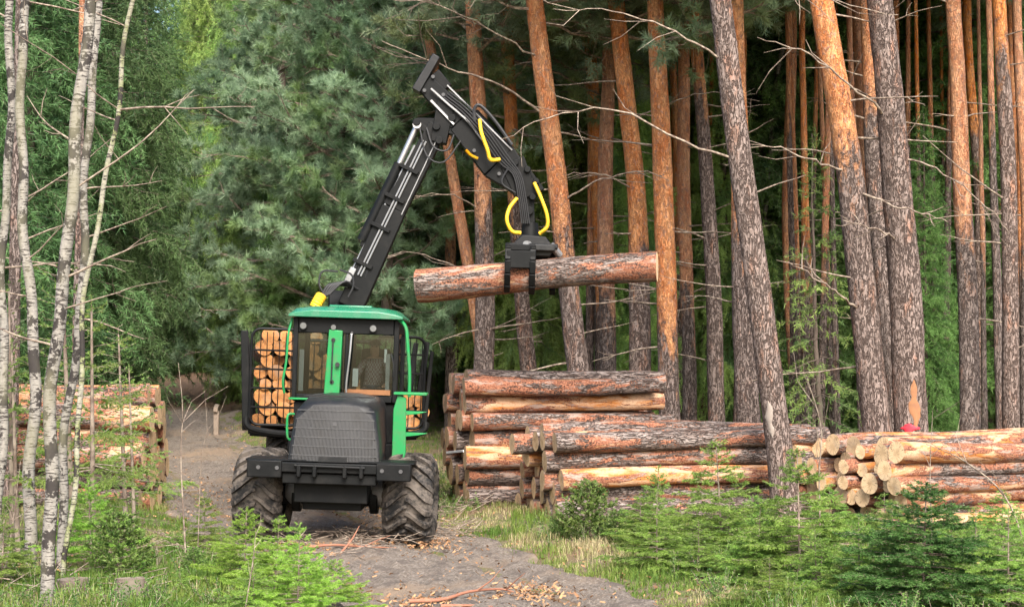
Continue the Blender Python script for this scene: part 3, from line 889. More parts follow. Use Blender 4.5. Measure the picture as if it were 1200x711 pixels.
attach_branch(pine_roots[1], 5.6, [(-0.7, -.5, 0.3), (-1.6, -.8, 0.2), (-2.6, -.9, -0.3)], r=0.022, seed=18)
attach_branch(pine_roots[6], 7.5, [(0.7, -.5, 0.3), (1.6, -.8, 0.5), (2.6, -.9, 0.3)], r=0.024, seed=19)
attach_branch(pine_roots[6], 6.0, [(-0.7, -.5, 0.3), (-1.4, -.8, 0.3), (-2.2, -.9, 0.0)], r=0.024, seed=20)
# foliage of the middle pines that hangs into the top of the view: more pines behind
for px, d, s, zc, lab in ((640, 44, 1.1, 7.0, "pine with low grey green crown behind the thick leaning orange pine"), (745, 46, 1.1, 6.2, "pine with low grey green crown between the orange trunks beyond the lifted log"),
                     (530, 43, 1.15, 6.0, "bushy pine behind the tip of the crane"), (846, 48, 1.1, 6.5, "pine with hanging crown behind the big leaning grey trunk"),
                     (690, 52, 1.2, 4.5, "bushy pine far behind the crossing pair of orange trunks"), (795, 56, 1.2, 3.6, "bushy pine far behind the thin orange trunk cluster"), (600, 54, 1.2, 3.6, "bushy pine far behind the grapple")):
    tree("pine_tree", lab, 'pines behind the log stacks', px2x(px, d), d, PC[int(px) % 3], TP[int(px) % 2], s, zc)
# bushy forest edge pines behind the machine
for px, d, s, zc, lab in ((335, 52, 1.12, 1.6, "bluish bushy pine beside the road, leftmost of those behind the machine"), (400, 44, 1.0, 2.0, "bluish bushy pine directly behind the machine cab"),
                     (455, 42, 0.95, 1.8, "bluish bushy pine behind the main crane boom"), (505, 48, 1.1, 2.0, "bushy pine behind the crane elbow, deeper in the forest"), (365, 58, 1.2, 2.5, "tall bushy pine far back between road and crane"),
                     (285, 90, 1.3, 2.5, "tall bushy pine at the far right side of the road bend")):
    tree("pine_tree", lab, 'bushy pines at the road edge', px2x(px, d), d, PE[int(px) % 3], TS[0], s, zc)
# light hanging spruces beyond the road bend, dark spruces on the left
for px, d, s, lab in ((240, 79, 1.1, "yellow green spruce with hanging twigs beyond the end of the track"), (278, 77, 1.05, "yellow green hanging spruce right of the end of the track"), (300, 57, 0.72, "light green spruce on the right side of the track behind the machine"),
                      (335, 64, 0.95, "tall light green spruce behind the left gate of the machine"), (215, 82, 1.0, "yellow green hanging spruce left of the end of the track")):
    tree("spruce_tree", lab, 'light green spruces at the road bend', px2x(px, d), d, SB[0], TS[0], s)
for px, d, s, c, lab in ((28, 38, 0.95, 0, "dark spruce behind the left log pile, beyond the forked birch"), (98, 43, 1.0, 1, "dark spruce behind the left log pile, right of the birch pair"), (140, 54, 1.0, 0, "dark spruce with drooping twigs left of the road bend"),
                      (168, 74, 1.1, 1, "dark drooping spruce next to the yellow green one at the road bend"), (-60, 33, 0.9, 1, "dark spruce at the left edge behind the birches"), (70, 58, 1.1, 0, "tall dark spruce deep behind the left log pile"),
                      (110, 78, 1.2, 1, "tall dark spruce far behind the left log pile, near the road")):
    tree("spruce_tree", lab, 'dark spruces on the left', px2x(px, d), d, (SM if px in (70, 150) else SD)[c], TS[c], s)
for px, d, s, lab in ((330, 50, 0.42, "small dense green spruce just left behind the cab"), (478, 48, 0.40, "small green spruce behind the load on the right of the cab"), (420, 64, 0.7, "green spruce behind the cab and boom foot"), (312, 72, 0.62, "low dark green spruce right of the far end of the track"),
                      (590, 46, 0.36, "small green spruce below the lifted log"), (520, 58, 0.55, "green spruce behind the left end of the lifted log"), (660, 50, 0.33, "low green spruce between trunks under the lifted log"), (725, 47, 0.3, "low green spruce right under the lifted log end"),
                      (612, 43, 0.55, "green spruce behind the foot of the slim pine below the grapple"), (668, 44, 0.62, "green spruce behind the thick leaning orange pine"), (735, 42, 0.5, "green spruce behind the leaning pine at the right part of the lifted log"), (800, 45, 0.66, "green spruce behind the orange cluster right of the lifted log"), (852, 43, 0.5, "green spruce left of the crossing behind the big leaning trunk"),
                      (985, 43, 0.40, "green spruce between the slim bright one and the two large leaning pines"), (1085, 40, 0.38, "green spruce behind the right flank of the red marked pine"), (1160, 44, 0.45, "green spruce behind the straight red orange pine"), (1110, 60, 0.8, "tall green spruce deep between the right hand pines"),
                      (860, 50, 0.45, "green spruce behind the big leaning grey trunk"), (935, 58, 0.75, "tall green spruce deep behind the slim bright one")):
    tree("spruce_tree", lab, 'green spruces behind the machine', px2x(px, d), d, (SB[0] if 600 < px < 880 and d < 47 else SM[int(px) % 2]), TS[1], s)
# understory spruce among the right hand trunks
US = spruce_crown(131, 7.5, 1.35, 0.5, M['brightspruce'], 60, 0.10, 0.02, 0.45, 6, 0.5, 0.7, 0.9, 0.16)
UT = straight_trunk("trunk", 7.3, 0.07, M['sprucebark'], 132)
tree("spruce_tree", "fresh green slim spruce among the trunks left of the large leaning pine", None, px2x(963, 35), 35, US, UT)
tree("spruce_tree", "fresh green slim spruce partly hidden behind the low stack end", None, px2x(905, 47), 47, US, UT, 0.9)
tree("spruce_tree", "green slim spruce between the right hand pines, behind the red marked one", None, px2x(1165, 50), 50, US, UT, 1.15)
# deep forest: rows of dark spruce and thin trunks
deep = random.Random(21)
nd = 0
for row, (d, step, x0, x1) in enumerate(((47, 62, 880, 1300), (54, 58, 560, 1300), (62, 56, 540, 1300), (72, 54, 520, 1300), (85, 50, 300, 1320), (85, 60, -220, 200), (66, 75, -220, 60), (52, 95, -220, 0),
                                        (104, 46, -220, 1350), (126, 42, -220, 1350), (150, 40, -220, 1350))):
    px = x0
    while px < x1:
        dd = d + deep.uniform(-3.5, 3.5); p = px + deep.uniform(-14, 14); x = px2x(p, dd)
        if not (dd < 82 and abs(x - road_c(min(dd, 75))) < 3.0):
            c = nd % 2
            far = d > 90
            tree("spruce_tree", "dark spruce deep in the forest behind the trunks" if not far else "tall dark spruce in the far wood closing the view", 'dark spruces deep in the forest' if not far else 'tall spruces of the far wood',
                 x, dd, (SD if deep.random() < 0.7 else SM)[c], TS[c], deep.uniform(0.85, 1.15) * (1.35 if far else 1.0))
            nd += 1
        px += step
# thin bare far trunks among the right hand pines
for k in range(86):
    d = deep.uniform(35, 56); px = deep.uniform(560, 1330) if k < 40 else deep.uniform(860, 1260); x = px2x(px, d); s = deep.uniform(0.42, 0.85)
    root = empty("pine_tree", (x, d, g(x, d) - 0.05), (deep.uniform(-.04, .04), deep.uniform(-.04, .04), deep.uniform(0, 6)))
    tag(root, "thin far pine trunk standing in the dark wood behind the log stacks", "tree", "thin far pines in the dark wood")
    link_mesh("trunk", TP[k % 2], root, scale=(s, s, 1.1))
    if k % 3 == 0: link_mesh("crown", PC[k % 3], root, (0, 0, 12.5), scale=(0.7, 0.7, 0.9))

# ------------------------------------------------------------------ birches on the left
def make_birch(name, pix, d, w0, w1, mat, label, H=15.0, seed=0, nbr=3, group='birches on the left'):
    """pix: list of (px,py) from foot to top of view"""
    P = [W(px, py, d) for px, py in pix]
    zb = g(P[0].x, d); base = Vector((P[0].x, d, zb))
    d0 = (P[1] - P[0]).normalized(); P[0] = P[0] + d0 * ((zb - 0.25 - P[0].z) / d0.z)
    dl = (P[-1] - P[-2]).normalized(); P.append(P[-1] + dl * max(1.0, H - (P[-1].z - zb)))
    C = curve_pts(P, 90)
    pts = np.array([tuple(p - base) for p in C])
    z = pts[:, 2]
    ztop = W(0, 0, d).z - zb
    rad = np.interp(z, [0, ztop, H], [0.40 * w0 / FPX * d, 0.40 * w1 / FPX * d, 0.02])
    rng = random.Random(seed)
    pts[:, 1] += 0.05 * np.sin(z * 0.9 + seed); pts[:, 0] += 0.03 * np.sin(z * 1.9 + seed) + 0.018 * np.sin(z * 4.3 + 2 * seed)
    root = empty(name, base); tag(root, label, "tree", group)
    link_mesh("trunk", trunk_mesh("trunk", pts, rad, [mat], 14, None, seed, 0.03), root)
    for k in range(nbr):
        zz = rng.uniform(2.5, ztop + 0.5); i = int(np.argmin(abs(z - zz))); az = rng.choice([0, PI]) + rng.uniform(-.8, .8)
        link_mesh("branch", dead_branch_mesh(random_dead_branch(rng, rng.uniform(0.6, 2.0), az, rng.uniform(0.1, .7)), rng.uniform(0.008, 0.016), 3, seed + k), root, tuple(pts[i]))
    return root
make_birch("birch_tree", [(48, 711), (56, 620), (62, 500), (66, 400), (82, 250), (97, 120), (106, 0)], 16.8, 21, 16, M['birch'], "white birch leaning right, nearest to the viewer, black knots along its trunk", seed=1, nbr=5)
make_birch("birch_tree", [(74, 590), (80, 500), (90, 400), (98, 300), (103, 200), (108, 60), (110, 0)], 19.0, 13, 12, M['birch'], "slimmer white birch right behind the nearest birch", seed=2, nbr=3)
make_birch("birch_tree", [(36, 640), (40, 500), (40, 430), (34, 330), (26, 200), (20, 100), (27, 30), (32, 0)], 20.0, 18, 13, M['birch'], "whitish birch left of the nearest birch, bending left then right", seed=3, nbr=4)
make_birch("birch_tree", [(2, 640), (3, 450), (4, 270), (10, 130), (14, 60), (14, 0)], 20.6, 13, 12, M['birch'], "white birch at the left edge of the view", seed=4, nbr=2)
make_birch("sapling_tree", [(84, 600), (98, 380), (118, 230), (140, 110), (159, 0)], 18.5, 8, 7, M['mossbirch'], "thin mossy yellow green stem leaning right beside the birches", 9.0, 5, 4, None)
make_pine(16, 22, 27, 13, -200, 0, "grey lilac pine trunk behind the leftmost birch", 210, 300, 3, grp='pines among the left spruces')
make_pine(92, 96, 30, 8, 60, 0, "reddish pine stem between the two right birches", 211, 300, 3, grp='pines among the left spruces')
# pale birch far back between the pines
make_birch("birch_tree", [(888, 470), (895, 300), (903, 160), (916, 60), (920, 0)], 44, 8, 7, M['birch'], "thin white birch far back right of the big leaning grey trunk", 16, 6, 2, None)
# ------------------------------------------------------------------ logs
def log_mesh(L, r0, r1, seed, bark, end, sides=22, rings=26, knots=3):
    """log along +X from 0 to L; bark surface and sawn end faces"""
    rng = np.random.default_rng(seed)
    x = np.linspace(0, L, rings); ang = np.linspace(0, 2 * PI, sides, endpoint=False)
    r = r0 + (r1 - r0) * x / L
    r = r * (1 + 0.035 * np.sin(x * rng.uniform(1, 2.4) + rng.uniform(0, 6)))
    cy = 0.03 * np.sin(x * rng.uniform(.5, 1.2) + rng.uniform(0, 6)) * L / 3; cz = 0.012 * np.sin(x * rng.uniform(.6, 1.4) + rng.uniform(0, 6)) * L / 3
    ov = 1 + 0.05 * np.cos(2 * ang + rng.uniform(0, 6)) + 0.025 * np.cos(3 * ang + rng.uniform(0, 6))
    Rr = r[:, None] * ov[None, :] * (1 + rng.normal(0, 0.012, (rings, sides)))
    for _ in range(knots):
        kx, ka, kh = rng.uniform(0.12 * L, 0.88 * L), rng.uniform(0, 2 * PI), rng.uniform(.06, .16)
        da = np.angle(np.exp(1j * (ang - ka)))
        Rr += r0 * kh * np.exp(-((x[:, None] - kx) / 0.09) ** 2 - (da[None, :] / 0.3) ** 2)
    V = np.stack([np.repeat(x, sides), (cy[:, None] + Rr * np.cos(ang)).ravel(), (cz[:, None] + Rr * np.sin(ang)).ravel()], 1)
    i = np.arange(rings - 1)[:, None] * sides; k = np.arange(sides)[None, :]; k2 = (k + 1) % sides
    F = np.stack([(i + k).ravel(), (i + k2).ravel(), (i + sides + k2).ravel(), (i + sides + k).ravel()], 1)
    # sawn ends: slightly slanted, own vertices
    nV = len(V); E = []; F3 = []
    for s, ring in ((-1, 0), (1, rings - 1)):
        q = V[ring * sides:(ring + 1) * sides].copy()
        sl = rng.normal(0, 0.03, 2)
        sh = (q[:, 1] - q[:, 1].mean()) * sl[0] + (q[:, 2] - q[:, 2].mean()) * sl[1]
        V[ring * sides:(ring + 1) * sides, 0] += sh; q[:, 0] += sh
        o = nV + len(E) * 1
        st = nV + sum(len(e) for e in E)
        c = q.mean(0); c2 = np.vstack([q, c[None]])
        E.append(c2)
        a = st + np.arange(sides); b = st + (np.arange(sides) + 1) % sides; cc = np.full(sides, st + sides)
        F3.append(np.stack([b, a, cc] if s < 0 else [a, b, cc], 1))
    V = np.vstack([V] + E)
    F3 = np.vstack(F3)
    mi = np.concatenate([np.zeros(len(F)), np.ones(len(F3))])
    me = np_mesh("pine_log", V, [F, F3], [bark, end], mi, smooth=True)
    sm = np.concatenate([np.ones(len(F), bool), np.zeros(len(F3), bool)])
    me.polygons.foreach_set("use_smooth", sm)
    return me

ORD = ["bottom", "second", "third", "fourth", "fifth", "sixth", "seventh", "eighth", "ninth", "tenth"]
def ordi(k): return ["first", "second", "third", "fourth", "fifth", "sixth", "seventh", "eighth", "ninth", "tenth", "eleventh", "twelfth", "thirteenth", "fourteenth", "fifteenth", "sixteenth"][k]

def log_pile(origin, th, widths, dia, L, where, group, seed, bark, end, jit=0.12, dvar=0.12, tilt=0.0, align=0, backdir=1):
    """rows of parallel logs: origin = foot of the front column at the end whose cut faces show;
    th = direction of the log axis; columns go back along (-sin,cos)"""
    rng = random.Random(seed)
    ux, uy = math.cos(th), math.sin(th); nx, ny = -uy * backdir, ux * backdir
    z = 0.0
    out = []
    for row, n in enumerate(widths):
        dd = [dia * rng.uniform(1 - dvar, 1 + dvar) for _ in range(n)]
        y = (row % 2) * dia * 0.5 + row * align * dia
        for c in range(n):
            d = dd[c]; y += d / 2
            s = rng.uniform(-jit, jit)
            Lr = L * rng.uniform(0.97, 1.03)
            px, py = origin[0] + nx * y + ux * s, origin[1] + ny * y + uy * s
            gzv = g(origin[0] + nx * y + ux * L * 0.5, origin[1] + ny * y + uy * L * .5)
            me = log_mesh(Lr, d / 2 * 1.04, d / 2 * rng.uniform(0.82, 0.96), rng.randint(0, 10 ** 6), bark[rng.random() < bark[2]], end)
            o = link_mesh("pine_log", me, None, (px, py, gzv + z + d / 2), (rng.uniform(0, 6), rng.uniform(-tilt, tilt) - 0.006, th + rng.uniform(-1, 1) * (tilt + 0.012)))
            o.rotation_mode = 'XYZ'
            lab = "log in the %s, %s row, %s from the front" % (where, ("top" if row == len(widths) - 1 else ORD[row]), ordi(c))
            tag(o, lab, "log", group)
            out.append(o)
            y += d / 2 + 0.004
        z += dia * 0.88
    return out
BK = (M['logbark'], M['logpeel'], 0.25)
BKP = (M['logbark'], M['logpeel'], 0.7)
# tall stack behind the machine, low stack, pale right stack, left stack
pA = W(545, 600, 27.3); log_pile((pA.x + .02, 27.3), R(12), [6, 6, 6, 5, 5, 5, 4], 0.358, 3.45, "tall stack right of the machine", "tall stack logs", 1, BK, M['logend'], 0.17, 0.17)
pB = W(652, 615, 24.9); log_pile((pB.x, 24.9), R(13), [8, 7, 7, 6, 5], 0.322, 4.5, "low stack behind the leaning trunk", "logs of the low stack left of the leaning trunk", 2, BK, M['logend'], 0.16, 0.16)
pC = W(1068, 606, 23.8); log_pile((pC.x, 23.8), R(29), [12, 12, 11, 11, 10], 0.268, 4.2, "pale right hand stack", "logs of the pale right hand stack", 3, BKP, M['logend'], 0.26, 0.24, 0.025)
pD = W(168, 598, 27.5); log_pile((pD.x, 27.5), R(180 + 2), [6, 6, 6, 5, 5, 4], 0.385, 4.6, "left hand stack behind the birches", "logs of the left hand stack behind the birches", 4, BK, M['logend'], 0.10, 0.16, backdir=-1)
# short offcut lying on the end of the low stack
o = link_mesh("pine_log", log_mesh(0.62, 0.16, 0.155, 77, M['logbark'], M['logend']), None, tuple(W(600, 520, 25.9)), (0.4, 0, R(14)))
tag(o, "short grey log piece lying at the upper left end of the low stack", "log")
#--MACHINE

# ------------------------------------------------------------------ the forwarder (local X = right in view, Y = away, Z up)
FX, FY = px2x(393, 23.7), 23.7
FW = empty("forwarder", (FX, FY, g(FX, FY) + 0.0), (0, R(1.8), 0))
tag(FW, "green and black forestry forwarder with raised crane, front towards the viewer on the dirt track", "forwarder")
FM = Matrix.Translation(FW.location) @ Matrix.Rotation(R(1.8), 4, 'Y')
FI = FM.inverted()
def L(px, py, d):                      # pixel at distance d -> local point of the machine
    return FI @ W(px, py, d)

def tyre_mesh(rad, wid, nl=20):
    mb = MB(); hw = wid / 2; rc = rad - 0.055
    prof = [(-hw * 0.82, 0.33), (-hw * 0.98, 0.42), (-hw, rc - 0.14), (-hw * 0.94, rc - 0.05), (-hw * 0.75, rc), (0, rc + 0.012), (hw * 0.75, rc), (hw * 0.94, rc - 0.05), (hw, rc - 0.14), (hw * 0.98, 0.42), (hw * 0.82, 0.33)]
    mb.lathe(prof, axis='X', n=56)
    def surf(x):                        # carcass radius at x
        return float(np.interp(abs(x) / hw, [0, 0.75, 0.94, 1.0], [rc + 0.012, rc, rc - 0.05, rc - 0.14]))
    for s in (-1, 1):
        for k in range(nl):
            a0 = 2 * PI * (k + (0.5 if s > 0 else 0)) / nl
            xs = np.array([-0.04, 0.12, 0.30, 0.52, 0.76, 0.96, 1.03]) * hw
            sw = np.array([0.0, 0.02, 0.09, 0.20, 0.30, 0.36, 0.37])          # sweep angle
            hh = np.array([0.045, 0.06, 0.062, 0.062, 0.06, 0.05, 0.01]); ww = np.array([0.05, 0.065, 0.07, 0.075, 0.085, 0.10, 0.10]) / rad
            V = []; F = []
            for x, q, h, wg in zip(xs, sw, hh, ww):
                b = surf(x) - 0.015; t = surf(x) + h
                if x > hw * 0.9: t = surf(x) + h * 0.8
                for r_, da in ((b, -wg * .62), (t, -wg * .42), (t, wg * .42), (b, wg * .62)):
                    a = a0 + q + da
                    V.append((s * x, -r_ * math.sin(a), r_ * math.cos(a)))
            for i in range(len(xs) - 1):
                for j in range(3): F.append((i * 4 + j, i * 4 + j + 1, i * 4 + 4 + j + 1, i * 4 + 4 + j))
            F.append((0, 1, 2, 3)); n = (len(xs) - 1) * 4; F.append((n + 3, n + 2, n + 1, n))
            mb.add(V, F)
    return mb.mesh("tyre", M['tyre'], angle=45)
TY = tyre_mesh(0.66, 0.72)
def rim_mesh():
    mb = MB()
    mb.lathe([(-0.26, 0.34), (-0.30, 0.34), (-0.30, 0.30), (-0.12, 0.27), (-0.10, 0.0001), (0.10, 0.0001), (0.12, 0.27), (0.30, 0.30), (0.30, 0.34), (0.26, 0.34)], axis='X', n=36)
    return mb.mesh("wheel", M['black'])
RIMM = rim_mesh()
def hub_mesh():
    mb = MB(); mb.lathe([(-0.22, 0.0001), (-0.22, 0.13), (-0.16, 0.17), (0.16, 0.17), (0.22, 0.13), (0.22, 0.0001)], axis='X', n=24)
    for k in range(8):
        a = 2 * PI * k / 8; mb.tube([(-0.24, 0.1 * math.cos(a), 0.1 * math.sin(a)), (0.24, 0.1 * math.cos(a), 0.1 * math.sin(a))], 0.014, 6)
    return mb.mesh("hub", M['greymetal'])
HUBM = hub_mesh()
RJ = Matrix.Translation((0, 0.9, 0)) @ Matrix.Rotation(R(8.5), 4, 'Z') @ Matrix.Translation((0, -0.9, 0))     # rear half, steered a little
def wheel(x, y, z, M4=None, rz=0.0, spin=0.0):
    p = Vector((x, y, z)); a = rz
    if M4: p = M4 @ p; a += R(8.5)
    wo = link_mesh("wheel", RIMM, FW, p, (spin, 0, a))
    link_mesh("tyre", TY, wo); link_mesh("hub", HUBM, wo)
    return wo
wheel(-1.06, 0.0, 0.665, rz=R(-3), spin=0.15); wheel(1.09, 0.0, 0.655, rz=R(-3), spin=0.4)
for y in (5.3, 6.75):
    wheel(-0.80, y, 0.67, RJ, spin=y); wheel(0.84, y, 0.66, RJ, spin=y + 1)

# chassis
m = MB()
m.bb(-0.52, 0.52, -0.75, 1.9, 0.62, 1.12); m.bb(-0.42, 0.42, -0.5, 1.4, 0.50, 0.64)
m.tube([(-0.95, 0, 0.66), (0.95, 0, 0.66)], 0.13, 16); m.tube([(-0.62, 0, 0.66), (-0.50, 0, 0.66)], 0.24, 18); m.tube([(0.50, 0, 0.66), (0.62, 0, 0.66)], 0.24, 18)
m.bb(-0.78, 0.78, 0.35, 2.0, 1.12, 1.42); m.bb(-0.30, 0.30, 1.8, 2.5, 0.75, 1.2)
m.build("front_frame", M['black'], FW, 0.015)
for s in (-1, 1):
    m = MB(); m.lathe([(-0.12, 0.0001), (-0.12, 0.15), (-0.05, 0.21), (0.10, 0.23), (0.12, 0.0001)], (s * 0.60, -0.02, 0.74), 'X', 24)
    m.build("axle_housing", M['greymetal'], FW)
# bumper
m = MB()
m.bb(-1.14, 1.14, -1.06, -0.90, 1.06, 1.20); m.bb(-1.14, -0.66, -1.10, -0.88, 0.98, 1.22); m.bb(0.66, 1.14, -1.10, -0.88, 0.98, 1.22)
m.bb(-0.66, 0.66, -1.0, -0.75, 0.90, 1.05); m.bb(-1.18, 1.18, -1.0, -0.35, 1.205, 1.235)
for x in (-0.42, -0.2, 0.22, 0.45): m.bb(x - 0.03, x + 0.03, -1.12, -0.98, 1.0, 1.18)
bmp = m.build("bumper", M['black'], FW, 0.018)
for x in (-0.98, -0.72, 0.74, 1.0):
    m = MB(); m.tube([(x, -1.118, 1.12), (x, -1.098, 1.12)], 0.028, 12); m.build("bolt", M['seam'], bmp)
m = MB(); m.tube([(-0.48, -1.10, 1.16), (0.5, -1.10, 1.15)], 0.022, 8); m.build("tow_bar", M['steel'] if False else M['black'], bmp)
# hood: tapered, rounded shoulders, sloping up towards the cab
def hood_section(t):                    # t 0 front .. 1 cab ; returns outline (x,z)
    hw0, hw1 = 0.645, 0.57 + 0.03 * t; top = 2.04 + 0.09 * t; r = 0.24 - 0.06 * t
    pts = [(-hw0, 1.18), (-hw0 + 0.02, 1.5), (-hw1, top - r)]
    for k in range(1, 8):
        a = PI - k * (PI / 2) / 7; pts.append((-hw1 + r + r * math.cos(a), top - r + r * math.sin(a)))
    pts += [(-0.2, top + 0.03), (0.2, top + 0.03)]
    return pts + [(-x, z) for x, z in reversed(pts[:-2])]
secs = [(-0.93, 0.0), (-0.89, 0.1), (0.2, 0.8), (0.52, 1.0)]
V = []; F = []
for i, (y, t) in enumerate(secs):
    S = hood_section(t); n = len(S)
    for x, z in S:
        yy = y + (0.20 * (z - 1.18) / 0.9 if i < 2 else 0); sc = 0.985 if i == 0 else 1.0
        V.append((x * sc + 0.04, yy, z if i else 1.18 + (z - 1.18) * 0.985))
for i in range(len(secs) - 1):
    for k in range(n): F.append((i * n + k, i * n + (k + 1) % n, (i + 1) * n + (k + 1) % n, (i + 1) * n + k))
F.append(tuple(3 * n + k for k in range(n)))
prevring = list(range(n))
for sc_ in (0.93, 0.8, 0.55, 0.28):
    ring = []
    for x, z in hood_section(0.0):
        zz = 1.6 + (z - 1.6) * sc_; xx = x * sc_ * 0.985; ring.append(len(V)); V.append((xx + 0.04, -0.93 + 0.20 * (zz - 1.18) / 0.9 - 0.085 * (1 - (xx / 0.645) ** 2) * (1 - 0.5 * sc_ ** 6), zz))
    for k in range(n): F.append((ring[k], ring[(k + 1) % n], prevring[(k + 1) % n], prevring[k]))
    prevring = ring
F.append(tuple(reversed(prevring)))
m = MB(); m.add(V, F); hood = m.build("hood", M['hood'], FW, angle=50)
# grille: ribbed panel with horizontal seams on the sloped front
m = MB()
def gp(x, z, out): return (x + 0.04, -0.93 + 0.20 * (z - 1.18) / 0.9 - 0.088 * (1 - (x / 0.645) ** 2) - out, z)
for k in range(58):
    x = -0.57 + k * 0.02
    xt = x * 0.93
    ztop_ = 2.0 - 0.20 * max(0, abs(x) - 0.34) / 0.24
    m.beam(gp(x, 1.22, 0.008), gp(xt, ztop_, 0.008), (0.012, 0.016), side=(1, 0, 0))
m.build("grille", M['grille'], hood)
for k in range(6):
    z = 1.30 + k * 0.125
    m = MB(); hb = 0.60 - 0.012 * k; xs_ = [-hb + 2 * hb * q / 12 for q in range(13)]
    for q in range(12): m.beam(gp(xs_[q], z, 0.018), gp(xs_[q + 1], z, 0.018), (0.010, 0.013), side=(0, 1, 0))
    m.build("grille_bar", M['seam'], hood)
m = MB(); m.beam(gp(-0.2, 1.25, 0.03), gp(0.2, 1.25, 0.03), (0.014, 0.07), side=(0, 1, 0)); m.build("number_plate", M['hood'], hood)
m = MB(); m.box(gp(0.0, 1.74, 0.02), (0.06, 0.012, 0.05)); m.build("badge", M['seam'], hood)
m = MB()
for y in (-0.52, -0.25): m.bb(-0.46, 0.54, y, y + 0.012, 2.075 + 0.03, 2.085 + 0.04)
m.build("hood_vent", M['hood'], hood)

# cab
CX0, CX1, CY0, CY1, CZ0, CZ1 = -0.78, 0.80, 0.50, 2.0, 2.02, 3.26
m = MB()
post = 0.075
m.bb(CX0, CX0 + post, CY0, CY0 + 0.09, CZ0, CZ1); m.bb(CX1 - post, CX1, CY0, CY0 + 0.09, CZ0, CZ1)
m.bb(CX0, CX0 + post, CY1 - 0.09, CY1, CZ0, CZ1); m.bb(CX1 - post, CX1, CY1 - 0.09, CY1, CZ0, CZ1)
m.bb(CX0 + post + .002, CX1 - post - .002, CY0 - 0.004, CY0 + 0.10, CZ0, CZ0 + 0.10)
m.bb(CX0 + post + .002, CX1 - post - .002, CY0 - 0.006, CY0 + 0.10, 3.03, CZ1 - .002)          # lamp band
m.bb(CX0 + post + .002, CX1 - post - .002, CY1 - 0.095, CY1 - 0.004, CZ0, CZ0 + 0.16); m.bb(CX0 + post + .002, CX1 - post - .002, CY1 - 0.095, CY1 - 0.004, 3.06, CZ1 - .002)
for x0, x1 in ((CX0 + .004, CX0 + .07), (CX1 - .07, CX1 - .004)):
    m.bb(x0, x1, CY0 + .092, CY1 - .092, CZ0, CZ0 + 0.12); m.bb(x0, x1, CY0 + .092, CY1 - .092, 3.06, CZ1 - .002)
m.bb(-0.36, -0.28, CY1 - 0.09, CY1 - .006, CZ0 + .162, 3.058)
m.bb(0.02 - .02, 0.05, CY0 + .0, CY0 + 0.08, CZ0 + .102, 3.028)
m.bb(CX0 + 0.02, CX1 - 0.02, CY0 + 0.12, CY1 - 0.1, CZ0 - 0.02, CZ0 + 0.04)                   # floor
m.bb(CX0 + 0.04, CX1 - 0.04, 0.56, 1.98, 1.42, CZ0 - .022)                                    # lower body
cab = m.build("cab", M['black'], FW, 0.012)
# roof with crown
m = MB()
rf = [(-0.84, 3.262), (-0.84, 3.30), (-0.74, 3.385), (-0.5, 3.42), (0.5, 3.42), (0.74, 3.385), (0.86, 3.30), (0.86, 3.262)]
V = []; F = []
for y, s, dz in ((0.36, 1.0, -0.055), (0.48, 1.0, 0.0), (0.8, 1.0, 0.02), (1.8, 1.0, 0.02), (2.1, 1.0, -0.03)):
    for x, z in rf: V.append((x * s, y, max(3.262, z + dz * (1 if z > 3.3 else 0))))
n = len(rf)
for i in range(4):
    for k in range(n): F.append((i * n + k, i * n + (k + 1) % n, (i + 1) * n + (k + 1) % n, (i + 1) * n + k))
F.append(tuple(range(n - 1, -1, -1))); F.append(tuple(4 * n + k for k in range(n)))
m.add(V, F); roof = m.build("roof", M['roofgreen'], FW, 0.01)
m = MB(); m.bb(-0.3, 0.35, 0.9, 1.6, 3.43, 3.47); m.build("roof_hatch", M['roofgreen'], roof, 0.015)
# panes
for nm, x0, x1 in (("window", CX0 + post, -0.28), ("window", -0.03, CX1 - post)):
    m = MB(); m.bb(x0 + .002, x1 - .002, CY0 + 0.03, CY0 + 0.036, CZ0 + .102, 3.026); m.build(nm, M['glass'], FW)
m = MB(); m.bb(CX0 + post + .002, -0.365, CY1 - 0.05, CY1 - 0.044, CZ0 + .164, 3.056); m.build("window", M['glass'], FW)
m = MB(); m.bb(-0.275, CX1 - post - .002, CY1 - 0.05, CY1 - 0.044, CZ0 + .164, 3.056); m.build("window", M['glass'], FW)
for x in (CX0 + .03, CX1 - .036):
    m = MB(); m.bb(x, x + .006, CY0 + .094, CY1 - .094, CZ0 + .122, 3.056); m.build("window", M['glass'], FW)
# green pillar panel with two slots and a knob
m = MB(); m.prism([(-0.285, 2.08), (-0.05, 2.05), (-0.035, 3.075), (-0.235, 3.085)], CY0 - 0.10, CY0 + 0.02)
pil = m.build("pillar_panel", M['green'], FW, 0.012)
m = MB(); m.tube([(-0.165, 0.385, 2.95), (-0.165, 0.355, 2.93), (-0.17, 0.355, 2.32), (-0.17, 0.385, 2.30)], 0.011, 8); m.build("grab_handle", M['hose'], pil)
m = MB(); m.tube([(-0.085, 0.33, 2.57), (-0.085, 0.40, 2.57)], [0.034, 0.03], 14); m.build("lock_knob", M['hose'], pil)
for z in (2.93, 2.31):
    m = MB(); m.tube([(-0.165, 0.385, z), (-0.165, 0.405, z)], 0.032, 12); m.build("slot", M['hose'], pil)
